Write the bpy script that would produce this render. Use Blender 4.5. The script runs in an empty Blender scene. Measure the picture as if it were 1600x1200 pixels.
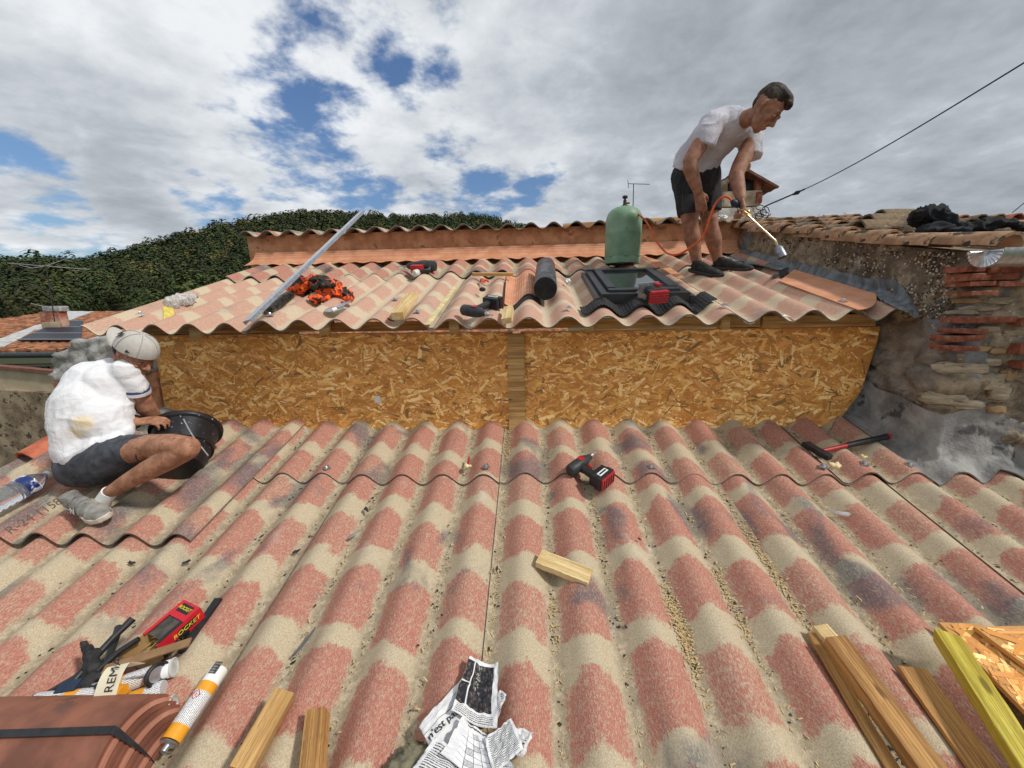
import bpy, bmesh, math, random
import numpy as np
from mathutils import Vector, Matrix, noise as mnoise
S = bpy.context.scene
COL = S.collection
rad = math.radians
rng = random.Random(7)
nrg = np.random.default_rng(5)

# ------------------------------------------------------------------ camera
F = 600.0
PIT, YAW, ROL = rad(11.03), rad(2.667), rad(-1.15)
cp, sp, cy, sy, cr, sr = math.cos(PIT), math.sin(PIT), math.cos(YAW), math.sin(YAW), math.cos(ROL), math.sin(ROL)
FW = Vector((-sy*cp, cy*cp, -sp)); RI = Vector((cy, sy, 0)); UP = RI.cross(FW)
R2 = cr*RI + sr*UP; U2 = -sr*RI + cr*UP
cd = bpy.data.cameras.new('camera'); cam = bpy.data.objects.new('camera', cd); COL.objects.link(cam)
cam.matrix_world = Matrix((R2, U2, -FW)).transposed().to_4x4()
cd.sensor_width = 36; cd.lens = 36*F/1600; cd.clip_start = .02; cd.clip_end = 3000
S.camera = cam
S.render.resolution_x = 1024; S.render.resolution_y = 768
S.view_settings.view_transform = 'Standard'; S.view_settings.look = 'None'
S.view_settings.exposure = 0.0; S.view_settings.gamma = 1
try: S.cycles.max_bounces = 6
except Exception: pass

def ray(x, y): return FW + R2*((x-800)/F) - U2*((y-600)/F)
def atY(x, y, Y): d = ray(x, y); return d*(Y/d.y)
def atX(x, y, X): d = ray(x, y); return d*(X/d.x)
LH, LS = -1.304, .266                       # lower roof: z of the valleys = LH + LS*y
UH, US = -.095-.297*1.977, .297             # upper roof
def Lp(x, y, o=.03): d = ray(x, y); return d*((LH+o)/(d.z-LS*d.y))
def Up(x, y, o=.03): d = ray(x, y); return d*((UH+o)/(d.z-US*d.y))

# ------------------------------------------------------------------ sun and sky
SUN_EL, SUN_AZ = rad(46), rad(112)          # azimuth clockwise from +Y: behind the camera, to the right
sd = Vector((math.sin(SUN_AZ)*math.cos(SUN_EL), math.cos(SUN_AZ)*math.cos(SUN_EL), math.sin(SUN_EL)))
sl = bpy.data.lights.new('sun', 'SUN'); sl.energy = 2.8; sl.angle = rad(5); sl.color = (1, .96, .9)
so = bpy.data.objects.new('sun', sl); COL.objects.link(so); so.rotation_euler = sd.to_track_quat('Z', 'Y').to_euler(); so.location = (2, -4, 6)

class NT:
    def __init__(s, tree): s.t = tree; s.L = tree.links
    def n(s, typ, ins=None, **kw):
        nd = s.t.nodes.new(typ)
        for k, v in kw.items(): setattr(nd, k, v)
        for k, v in (ins or {}).items():
            if hasattr(v, 'is_linked') or hasattr(v, 'links'): s.L.new(v, nd.inputs[k])
            else: nd.inputs[k].default_value = v
        return nd
    def m(s, op, a, b=0.0, c=None, clamp=False):
        ins = {0: a, 1: b}
        if c is not None: ins[2] = c
        return s.n('ShaderNodeMath', ins, operation=op, use_clamp=clamp).outputs[0]
    def ss(s, x, a, b):                     # smoothstep
        nd = s.n('ShaderNodeMapRange', {0: x, 1: a, 2: b}, interpolation_type='SMOOTHSTEP'); return nd.outputs[0]
    def mix(s, f, a, b, bt='MIX'):
        nd = s.t.nodes.new('ShaderNodeMix'); nd.data_type = 'RGBA'; nd.blend_type = bt
        for i, v in ((0, f), (6, a), (7, b)):
            if hasattr(v, 'links'): s.L.new(v, nd.inputs[i])
            else: nd.inputs[i].default_value = v if i == 0 else (*v, 1)[:4]
        return nd.outputs[2]
    def noise(s, vec, scale, detail=4, rough=.55, dist=0.0):
        return s.n('ShaderNodeTexNoise', {'Vector': vec, 'Scale': scale, 'Detail': detail, 'Roughness': rough, 'Distortion': dist})
    def mp(s, vec, scale=(1, 1, 1), rot=(0, 0, 0), loc=(0, 0, 0)):
        return s.n('ShaderNodeMapping', {'Vector': vec, 'Scale': scale, 'Rotation': rot, 'Location': loc}).outputs[0]

W_ = bpy.data.worlds.new('World'); S.world = W_; W_.use_nodes = True
T = NT(W_.node_tree); W_.node_tree.nodes.clear()
tc = T.n('ShaderNodeTexCoord').outputs['Generated']
sky = T.n('ShaderNodeTexSky', sky_type='NISHITA', sun_disc=False, sun_elevation=SUN_EL, sun_rotation=SUN_AZ, air_density=1.4)
sep = T.n('ShaderNodeSeparateXYZ', {0: tc})
den = T.m('ADD', T.m('MAXIMUM', sep.outputs[2], 0.0), .22)
pl = T.n('ShaderNodeCombineXYZ', {0: T.m('DIVIDE', sep.outputs[0], den), 1: T.m('DIVIDE', sep.outputs[1], den), 2: 0.0}).outputs[0]
n1 = T.noise(T.mp(pl, loc=(3.1, 1.7, 0)), 2.9, 10, .60, .15).outputs[0]
n2 = T.noise(T.mp(pl, loc=(8.3, 4.1, 0)), 7.5, 7, .58, .1).outputs[0]
n3 = T.noise(T.mp(pl, loc=(1.3, 9.1, 0)), .8, 3, .5).outputs[0]
dens = T.m('ADD', T.m('MULTIPLY', n1, .6), T.m('MULTIPLY', n2, .4))
def lobe(px, py, r, amp):
    d = ray(px, py).normalized()
    dt = T.n('ShaderNodeVectorMath', {0: tc, 1: d}, operation='DOT_PRODUCT').outputs['Value']
    return T.m('MULTIPLY', T.ss(dt, math.cos(r), 1.0), amp)
bias = .165
for a in ((50, 292, .10, -.24), (100, 392, .11, -.28), (230, 375, .06, -.12), (330, 318, .08, -.18), (430, 190, .17, -.115), (640, 130, .06, -.10), (690, 110, .05, -.08), (610, 90, .05, -.05), (500, 240, .13, -.10), (720, 270, .14, -.10), (580, 300, .10, -.10),
          (850, 285, .08, -.20), (590, 45, .10, -.12), (780, 330, .12, -.14), (1300, 200, .8, .16), (180, 160, .3, .06), (460, 10, .10, -.14), (1140, 120, .3, .05), (50, 342, .08, .30), (200, 355, .10, .16), (700, 40, .12, -.06)):
    bias = T.m('ADD', bias, lobe(*a))
dens = T.m('ADD', dens, bias)
cover = T.ss(dens, .47, .63)
thick = T.ss(dens, .55, .85)
n4 = T.noise(T.mp(pl, scale=(1, 1.2, 1), loc=(5.3, 2.1, 0)), 4.5, 7, .6, .3).outputs[0]
shade = T.m('ADD', T.m('MULTIPLY', n3, .50), T.m('ADD', T.m('MULTIPLY', n2, .25), T.m('MULTIPLY', n4, .25)))
right = lobe(1500, 250, .9, .09)
shade = T.m('SUBTRACT', T.m('ADD', shade, lobe(250, 180, .6, .05)), right)
shade = T.m('SUBTRACT', shade, T.m('MULTIPLY', thick, .05))
cr_ = T.n('ShaderNodeValToRGB', {0: shade})
e = cr_.color_ramp.elements; e[0].position = .28; e[0].color = (3.2, 3.5, 3.9, 1); e[1].position = .60; e[1].color = (8.6, 8.9, 9.2, 1)
k = cr_.color_ramp.elements.new(.42); k.color = (4.7, 5.1, 5.6, 1)
blue = T.mix(1.0, sky.outputs[0], (.62, .78, 1.05), 'MULTIPLY')
fin = T.mix(cover, blue, cr_.outputs[0])
bg = T.n('ShaderNodeBackground', {0: fin, 1: .1})
T.L.new(bg.outputs[0], T.n('ShaderNodeOutputWorld').inputs[0])

# ------------------------------------------------------------------ helpers
def lin(*c): return tuple((v/255/12.92 if v/255 <= .04045 else ((v/255+.055)/1.055)**2.4) for v in c)
class MB:
    def __init__(s): s.v = []; s.f = []
    def add(s, vs, fs):
        b = len(s.v); s.v += [tuple(v) for v in vs]; s.f += [tuple(i+b for i in f) for f in fs]; return s
    def box(s, c, d, R=None, taper=1.0):
        vs = []
        for x in (-1, 1):
            for y in (-1, 1):
                for z in (-1, 1):
                    k = taper if x > 0 else 1
                    p = Vector((x*d[0]/2, y*d[1]/2*k, z*d[2]/2*k))
                    if R: p = R @ p
                    vs.append(p+Vector(c))
        return s.add(vs, [(0, 1, 3, 2), (4, 6, 7, 5), (0, 4, 5, 1), (2, 3, 7, 6), (0, 2, 6, 4), (1, 5, 7, 3)])
    def rings(s, rs, cap=True, closed=False):
        n = len(rs[0]); vs = [p for r in rs for p in r]; fs = []
        m = len(rs)
        for i in range(m if closed else m-1):
            for j in range(n):
                a, b = i*n+j, i*n+(j+1) % n; c, d = ((i+1) % m)*n+(j+1) % n, ((i+1) % m)*n+j
                fs.append((a, b, c, d))
        if cap and not closed: fs += [tuple(range(n))[::-1], tuple(range((m-1)*n, m*n))]
        return s.add(vs, fs)
    def tube(s, pts, r, n=12, cap=True, sq=1.0, sqax=None):
        pts = [Vector(p) for p in pts]; rr = r if hasattr(r, '__len__') else [r]*len(pts)
        rs = []; prev = None
        for i, p in enumerate(pts):
            t = (pts[min(i+1, len(pts)-1)]-pts[max(i-1, 0)]).normalized()
            if prev is None:
                ax = Vector(sqax) if sqax else (Vector((0, 0, 1)) if abs(t.z) < .9 else Vector((1, 0, 0)))
                u = (ax-t*ax.dot(t)).normalized()
            else: u = (prev-t*prev.dot(t)).normalized()
            prev = u; w = t.cross(u)
            rs.append([p+(u*math.cos(a)*sq+w*math.sin(a))*rr[i] for a in (2*math.pi*k/n for k in range(n))])
        return s.rings(rs, cap)
    def lathe(s, prof, n=32, c=(0, 0, 0), ax=None):
        c = Vector(c); q = Vector(ax).to_track_quat('Z', 'Y').to_matrix() if ax else Matrix.Identity(3)
        rs = [[c+q@Vector((r*math.cos(a), r*math.sin(a), z)) for a in (2*math.pi*k/n for k in range(n))] for r, z in prof]
        return s.rings(rs, True)
    def sph(s, c, r, n=14, m=9, sc=(1, 1, 1), R=None):
        c = Vector(c); rs = []
        for i in range(m+1):
            a = math.pi*(i+.02)/(m+.04); ring = []
            for k in range(n):
                p = Vector((r*math.sin(a)*math.cos(2*math.pi*k/n)*sc[0], r*math.sin(a)*math.sin(2*math.pi*k/n)*sc[1], -r*math.cos(a)*sc[2]))
                ring.append(c+(R@p if R else p))
            rs.append(ring)
        return s.rings(rs)
    def prism(s, poly, z0, z1):
        n = len(poly)
        vs = [(x, y, z0) for x, y in poly]+[(x, y, z1) for x, y in poly]
        return s.add(vs, [tuple(range(n))[::-1], tuple(range(n, 2*n))]+[(i, (i+1) % n, n+(i+1) % n, n+i) for i in range(n)])
    def prismy(s, poly, y0, y1):              # outline in x-z
        n = len(poly)
        vs = [(x, y0, z) for x, z in poly]+[(x, y1, z) for x, z in poly]
        return s.add(vs, [tuple(range(n)), tuple(range(n, 2*n))[::-1]]+[(i, n+i, n+(i+1) % n, (i+1) % n) for i in range(n)])
    def slab(s, P, th, nrm):                  # grid P[i][j] of points, given a thickness along nrm
        a, b = len(P), len(P[0]); nrm = Vector(nrm)*th
        top = [Vector(p) for r in P for p in r]; vs = top+[p-nrm for p in top]; N = a*b; fs = []
        for i in range(a-1):
            for j in range(b-1):
                q = (i*b+j, (i+1)*b+j, (i+1)*b+j+1, i*b+j+1); fs += [q, tuple(N+k for k in q[::-1])]
        edge = [i*b for i in range(a)]+[(a-1)*b+j for j in range(1, b)]+[i*b+b-1 for i in range(a-2, -1, -1)]+[j for j in range(b-2, 0, -1)]
        for k in range(len(edge)):
            p, q = edge[k], edge[(k+1) % len(edge)]; fs.append((q, p, N+p, N+q))
        return s.add(vs, fs)
    def build(s, name, mat, parent=None, smooth=True, bevel=0, ang=40, M=None):
        me = bpy.data.meshes.new(name); me.from_pydata(s.v, [], s.f)
        bm = bmesh.new(); bm.from_mesh(me); bmesh.ops.recalc_face_normals(bm, faces=bm.faces)
        if bevel:
            es = [e for e in bm.edges if len(e.link_faces) == 2 and e.calc_face_angle(0) > rad(35)]
            bmesh.ops.bevel(bm, geom=es, offset=bevel, segments=2, profile=.7, affect='EDGES', clamp_overlap=True)
        if smooth:
            for f in bm.faces: f.smooth = True
            for e in bm.edges:
                if len(e.link_faces) == 2 and e.calc_face_angle(0) > rad(ang): e.smooth = False
        bm.to_mesh(me); bm.free()
        if mat: me.materials.append(mat)
        o = bpy.data.objects.new(name, me); COL.objects.link(o)
        if parent: o.parent = parent
        if M: o.matrix_world = M
        return o
def tag(o, label=None, cat=None, group=None, kind=None):
    for k, v in (('label', label), ('category', cat), ('group', group), ('kind', kind)):
        if v: o[k] = v
    return o
def root(name, label, cat, M=None, group=None):
    o = bpy.data.objects.new(name, None); COL.objects.link(o); o.empty_display_size = .05
    if M is not None: o.matrix_world = M if isinstance(M, Matrix) else Matrix.Translation(Vector(M))
    return tag(o, label, cat, group)
def frame(sf, a, b, off=.05, mid=False, tilt=0, lift=0):
    pa, pb = sf(*a, off), sf(*b, off); s_ = LS if sf is Lp else US
    n = Vector((0, -s_, 1)).normalized(); x = (pb-pa); ln = x.length; x = x.normalized()
    y = n.cross(x).normalized(); n = x.cross(y)
    R = Matrix((x, y, n)).transposed()
    if tilt: R = R @ Matrix.Rotation(tilt, 3, 'X')
    o = (pa+pb)/2 if mid else pa
    M = R.to_4x4(); M.translation = o+n*lift
    return M, ln
def frame3(pa, pb, up=(0, 0, 1)):
    x = (pb-pa); ln = x.length; x = x.normalized(); y = Vector(up).cross(x).normalized(); z = x.cross(y)
    M = Matrix((x, y, z)).transposed().to_4x4(); M.translation = pa; return M, ln
def fb(x, y, z=0.0, o=4):
    return mnoise.fractal(Vector((x, y, z)), .9, 2.1, o)

MATS = {}
def mat(name, c, rough=.7, metal=0.0, c2=None, var=.18, scale=25, bump=.0, bscale=None, stretch=(1, 1, 1), spec=.4, c3=None, t3=.62, s3=8, detail=6, alpha=None, trans=0.0, coat=0.0, contrast=(.35, .65), attr=None, grain=0.0):
    if name in MATS: return MATS[name]
    m = bpy.data.materials.new(name); m.use_nodes = True; MATS[name] = m
    t = NT(m.node_tree); m.node_tree.nodes.clear()
    co = t.n('ShaderNodeTexCoord').outputs['Object']
    if stretch != (1, 1, 1): co = t.mp(co, scale=stretch)
    nz = t.noise(co, scale, detail).outputs[0]
    if c2 is None: c2 = tuple(min(1, v*(1+var)) for v in c); c = tuple(v*(1-var) for v in c)
    colr = t.mix(t.ss(nz, *contrast), c, c2)
    if grain:
        co_ = t.n('ShaderNodeTexCoord').outputs['Object']; gn = t.noise(t.mp(co_, scale=(3, 260, 260)), 1.0, 3, .6, .6).outputs[0]; g2 = t.noise(t.mp(co_, scale=(40, 600, 600)), 1.0, 2).outputs[0]
        colr = t.mix(t.m('MULTIPLY', t.ss(gn, .46, .62), grain), colr, tuple(v*.45 for v in c)); colr = t.mix(t.m('MULTIPLY', t.ss(g2, .5, .7), grain*.5), colr, tuple(v*.6 for v in c))
        vk = t.n('ShaderNodeTexVoronoi', {'Vector': t.mp(co_, scale=(4.5, 16, 16)), 'Scale': 1.0}).outputs['Distance']; colr = t.mix(t.m('MULTIPLY', t.m('SUBTRACT', 1.0, t.ss(vk, .07, .13)), .8), colr, tuple(v*.3 for v in c))
    if attr:
        a = t.n('ShaderNodeVertexColor', layer_name=attr).outputs[0]
        colr = t.mix(1.0, colr, a, 'MULTIPLY')
    if c3 is not None:
        n3_ = t.noise(t.mp(co, loc=(7, 3, 1)), s3, 7, .65).outputs[0]
        colr = t.mix(t.ss(n3_, t3, t3+.06), colr, c3)
    b = t.n('ShaderNodeBsdfPrincipled', {'Base Color': colr, 'Roughness': rough, 'Metallic': metal, 'Specular IOR Level': spec})
    if trans: b.inputs['Transmission Weight'].default_value = trans
    if alpha is not None: b.inputs['Alpha'].default_value = alpha
    if coat: b.inputs['Coat Weight'].default_value = coat
    if bump:
        bn = t.noise(co, bscale or scale*3, 6, .65).outputs[0]
        t.L.new(t.n('ShaderNodeBump', {'Height': bn, 'Strength': 1.0, 'Distance': bump}).outputs[0], b.inputs['Normal'])
    t.L.new(b.outputs[0], t.n('ShaderNodeOutputMaterial').inputs[0])
    m['_b'] = 1
    return m

# ---- corrugated fibre-cement sheets
CW, CH = .2, .054
LPH, UPH = -.028, -.002                     # x of a crest, lower and upper roof
def prof(x, ph): return CH*(1-abs(math.sin(math.pi*(x-ph)/CW))**2.25)
def zL(x, y): return LH+LS*y+prof(x, LPH)
def zU(x, y): return UH+US*y+prof(x, UPH)
def sheet_mat(name, ph, stain=.575, dust=1.0, fresh=0.0):
    m = bpy.data.materials.new(name); m.use_nodes = True; t = NT(m.node_tree); m.node_tree.nodes.clear()
    uv = t.n('ShaderNodeUVMap').outputs[0]; co = t.n('ShaderNodeTexCoord').outputs['Object']
    sx = t.n('ShaderNodeSeparateXYZ', {0: uv}); u, v = sx.outputs[0], sx.outputs[1]
    cell = t.m('FLOOR', u); fu = t.m('SUBTRACT', t.m('SUBTRACT', u, cell), .5)
    wn = t.n('ShaderNodeTexWhiteNoise', {'W': t.m('ADD', cell, ph)}, noise_dimensions='1D').outputs[0]
    nb = t.noise(co, 26, 5, .7).outputs[0]; nl = t.noise(co, 9, 3).outputs[0]
    f2 = t.m('MULTIPLY', fu, fu)
    vv = t.m('ADD', t.m('DIVIDE', v, .29), t.m('MULTIPLY', wn, .42))
    vv = t.m('ADD', vv, t.m('MULTIPLY', t.m('SUBTRACT', nl, .5), .35))
    vv = t.m('ADD', vv, t.m('MULTIPLY', t.m('SUBTRACT', nb, .5), .22))
    row = t.m('FLOOR', vv); s_ = t.m('SUBTRACT', vv, row)
    wn2 = t.n('ShaderNodeTexWhiteNoise', {'Vector': t.n('ShaderNodeCombineXYZ', {0: cell, 1: row, 2: ph}).outputs[0]}, noise_dimensions='3D')
    r2 = wn2.outputs[0]
    s2 = t.m('ADD', s_, t.m('MULTIPLY', f2, .38)); tp_ = t.m('ADD', .60, t.m('MULTIPLY', r2, .20))
    a = t.m('MULTIPLY', t.ss(s_, 0.0, .10), t.m('SUBTRACT', 1.0, t.ss(s2, tp_, t.m('ADD', tp_, .09))))
    wdt = t.m('ADD', t.m('ABSOLUTE', t.m('ADD', fu, .015)), t.m('MULTIPLY', t.m('SUBTRACT', nb, .5), .22))
    a = t.m('MULTIPLY', a, t.m('SUBTRACT', 1.0, t.ss(wdt, .33, .46)))
    a = t.m('MULTIPLY', a, t.m('ADD', .78, t.m('MULTIPLY', t.ss(r2, .05, .4), .22)))
    fib = t.noise(t.mp(co, scale=(1, .40, 1)), 520, 4, .7).outputs[0]
    fib2 = t.noise(co, 70, 5, .7).outputs[0]
    sand = t.mix(t.ss(fib, .34, .66), lin(162, 147, 121), lin(205, 190, 162))
    sand = t.mix(t.m('MULTIPLY', t.ss(fib2, .5, .75), .35), sand, lin(172, 150, 118))
    red = t.mix(t.ss(fib, .36, .66), lin(148, 86, 75), lin(190, 125, 109))
    red = t.mix(t.m('MULTIPLY', t.ss(fib2, .52, .72), .45), red, lin(204, 152, 134))
    fl = t.noise(t.mp(co, scale=(1, .28, 1), loc=(2, 2, 2)), 260, 3, .6).outputs[0]
    a2 = t.ss(t.m('ADD', a, t.m('ADD', t.m('MULTIPLY', t.m('SUBTRACT', fl, .5), 1.9), t.m('MULTIPLY', t.m('SUBTRACT', fib2, .5), .9))), .04, 1.06)
    a2 = t.m('MULTIPLY', t.m('MULTIPLY', a2, t.ss(a, .02, .25)), t.m('ADD', .60, t.m('MULTIPLY', t.ss(t.m('ADD', fl, t.m('MULTIPLY', t.m('SUBTRACT', fib2, .5), .8)), .34, .58), .34)))
    c = t.mix(a2, sand, red)
    ns = t.noise(t.mp(co, scale=(1, .75, 1), loc=(ph*3.3, 2, 0)), 3.6, 3, .55, .5).outputs[0]
    st = t.m('MULTIPLY', t.ss(ns, stain-.01, stain+.12), t.m('ADD', .55, t.m('MULTIPLY', t.ss(fl, .38, .55), .45)))
    c = t.mix(t.m('MULTIPLY', st, .80), c, lin(92, 93, 98))
    nw = t.noise(t.mp(co, loc=(4, 8, 2)), 5.5, 5, .6).outputs[0]
    c = t.mix(t.m('MULTIPLY', t.ss(nw, .62, .75), .28), c, lin(215, 205, 196))
    # dirt gathered in the valleys
    val = t.ss(t.m('ABSOLUTE', fu), .30, .47)
    nd_ = t.noise(t.mp(co, loc=(1, 5, 2)), 40, 7, .75).outputs[0]
    c = t.mix(t.m('MULTIPLY', t.m('MULTIPLY', val, t.ss(nd_, .36, .56)), .62*dust), c, lin(126, 113, 92))
    dk = t.noise(t.mp(co, scale=(1, .6, 1), loc=(9, 9, 9)), 120, 3, .6).outputs[0]
    c = t.mix(t.m('MULTIPLY', t.m('MULTIPLY', val, t.ss(dk, .66, .72)), .8*dust), c, lin(50, 44, 40))
    c = t.mix(t.m('MULTIPLY', t.ss(dk, .70, .74), .5), c, lin(70, 58, 50))
    if dust < .5: c = t.mix(.28, c, lin(222, 198, 172))
    bmp = t.n('ShaderNodeBump', {'Height': t.m('ADD', fib, t.m('MULTIPLY', fib2, .8)), 'Strength': .6, 'Distance': .0014}).outputs[0]
    b = t.n('ShaderNodeBsdfPrincipled', {'Base Color': c, 'Roughness': .85, 'Specular IOR Level': .25, 'Normal': bmp})
    t.L.new(b.outputs[0], t.n('ShaderNodeOutputMaterial').inputs[0]); return m
SM = [sheet_mat('sheet_a', 1.3), sheet_mat('sheet_b', 7.7, .555), sheet_mat('sheet_c', 13.1, .57), sheet_mat('sheet_upper', 4.4, .60, .3)]
def zoff(x, y): return 0
M_edge = mat('cement_edge', lin(120, 112, 100), .9, var=.25, scale=60, bump=.001)
def sheet(name, x0, x1, y0, y1, zf, m, lift=0, parent=None, th=.007, v0=0.0, u0=None, ph=LPH, slope=LS, wav=.0):
    nx = max(2, int(round((x1-x0)/CW*18))); ny = max(2, int((y1-y0)/.12)+1)
    P = [[Vector((x0+(x1-x0)*i/nx, y0+(y1-y0)*j/ny, 0)) for j in range(ny+1)] for i in range(nx+1)]
    for r in P:
        for p in r: p.z = zf(p.x, p.y)+lift+wav*fb(p.x*1.5, p.y*1.5, 3)
    b = MB().slab(P, th, (0, -slope*.95, .96)); o = b.build(name, m, parent, ang=50)
    me = o.data; uvl = me.uv_layers.new(name='UVMap')
    k = math.sqrt(1+slope*slope)
    for lp in me.loops:
        c = me.vertices[lp.vertex_index].co; uvl.data[lp.index].uv = ((c.x-ph)/CW+.5+100, (c.y-v0)*k)
    me.materials.append(M_edge)
    n = len(me.polygons); top = 2*nx*ny
    for i, p in enumerate(me.polygons):
        if p.normal.z < .3: p.material_index = 1
    return o

# ------------------------------------------------------------------ common materials
M_wood = mat('pine_wood', grain=.55, c=lin(176, 134, 78), rough=.7, c2=lin(222, 182, 120), scale=9, stretch=(.35, 4, 4), bump=.0012, bscale=30, c3=lin(120, 76, 40), t3=.68, s3=7)
M_woodold = mat('weathered_wood', grain=.55, c=lin(150, 106, 58), rough=.75, c2=lin(206, 156, 92), scale=10, stretch=(.3, 5, 5), bump=.0015, bscale=30, c3=lin(84, 52, 30), t3=.63, s3=6)
M_woodpale = mat('fresh_cut_wood', grain=.55, c=lin(205, 172, 112), rough=.7, c2=lin(238, 212, 160), scale=9, stretch=(.4, 4, 4), bump=.001, bscale=30, c3=lin(160, 116, 66), t3=.69, s3=8)
M_woodyel = mat('yellow_treated_wood', grain=.55, c=lin(186, 160, 44), rough=.7, c2=lin(226, 208, 92), scale=10, stretch=(.3, 4, 4), bump=.0012, bscale=26, c3=lin(132, 106, 40), t3=.66, s3=6)
M_terra = mat('terracotta_strip', lin(184, 122, 86), .75, c2=lin(208, 148, 110), scale=12, bump=.001, bscale=60)
M_black = mat('black_plastic', (.018, .018, .02), .45, var=.3, scale=40, bump=.0004, bscale=200)
M_blackr = mat('black_rubber', (.022, .021, .021), .75, var=.4, scale=50, bump=.0008, bscale=150)
M_grey = mat('anthracite_metal', (.045, .046, .05), .42, .3, var=.15, scale=20)
M_red = mat('red_plastic', (.42, .02, .025), .45, var=.15, scale=30)
M_steel = mat('galvanised_steel', (.55, .57, .6), .35, .9, var=.15, scale=60, bump=.0003)
M_chrome = mat('bright_steel', (.65, .66, .68), .25, 1.0, var=.1)
M_white = mat('white_paint', (.78, .78, .76), .6, var=.06)
M_mortar = mat('cement_render', lin(138, 137, 133), .9, c2=lin(178, 176, 171), scale=9, bump=.014, bscale=26, c3=lin(92, 88, 84), t3=.6, s3=10)
M_rough = mat('roughcast', lin(112, 96, 78), .95, c2=lin(160, 142, 116), scale=7, bump=.008, bscale=45, c3=lin(70, 60, 50), t3=.55, s3=18)
M_orange_render = mat('orange_render', lin(176, 120, 86), .92, c2=lin(206, 150, 112), scale=9, bump=.010, bscale=20, c3=lin(150, 98, 70), t3=.6, s3=14)
M_foam = mat('foam', lin(226, 208, 150), .8, c2=lin(240, 228, 186), scale=40, bump=.002, bscale=60)

# ------------------------------------------------------------------ ground, hill, forest
def ground():
    b = MB().add([(-1500, -1500, -7), (1500, -1500, -7), (1500, 1500, -7), (-1500, 1500, -7)], [(0, 1, 2, 3)])
    tag(b.build('ground', mat('grass_ground', lin(70, 78, 46), .95, var=.3, scale=.3)), kind='structure')
ground()
SKY = [(-300, 425), (-60, 412), (0, 408), (60, 405), (130, 408), (200, 392), (260, 376), (330, 357), (375, 348), (420, 337), (480, 330), (560, 333), (640, 339), (720, 334), (765, 338), (800, 349), (840, 360), (900, 385), (1000, 420), (1200, 450), (1700, 460)]
def skyel(az):
    pts = []
    for x, y in SKY:
        d = ray(x, y); pts.append((math.atan2(d.x, d.y), d.z/math.hypot(d.x, d.y)))
    if az <= pts[0][0]: return pts[0][1]
    for (a, e1), (b, e2) in zip(pts, pts[1:]):
        if az <= b: return e1+(e2-e1)*(az-a)/(b-a)
    return pts[-1][1]
def ridge_d(az): return 290+110*min(1, max(0, (az+1.0)/.8))
def hill_z(az, d):
    D = ridge_d(az); zt = D*skyel(az)-5.5
    k = min(1, max(0, (d-60)/(D-60))); k = k**1.1
    z = -7+(zt+7)*k
    if d > D: z = zt-(d-D)*.25
    return z+1.2*fb(d*.03, az*6)
def hill():
    P = []
    for i in range(90):
        az = -1.35+2.4*i/89; r = []
        for j in range(34):
            d = 56+j*15.5; r.append((d*math.sin(az), d*math.cos(az), hill_z(az, d)))
        P.append(r)
    fs = [(i*34+j, (i+1)*34+j, (i+1)*34+j+1, i*34+j+1) for i in range(89) for j in range(33)]
    m = mat('hill_soil', lin(52, 56, 30), .95, c2=lin(96, 86, 60), scale=.06, bump=.3, bscale=.3)
    tag(MB().add([p for r in P for p in r], fs).build('hill', m), kind='structure')
hill()
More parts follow.
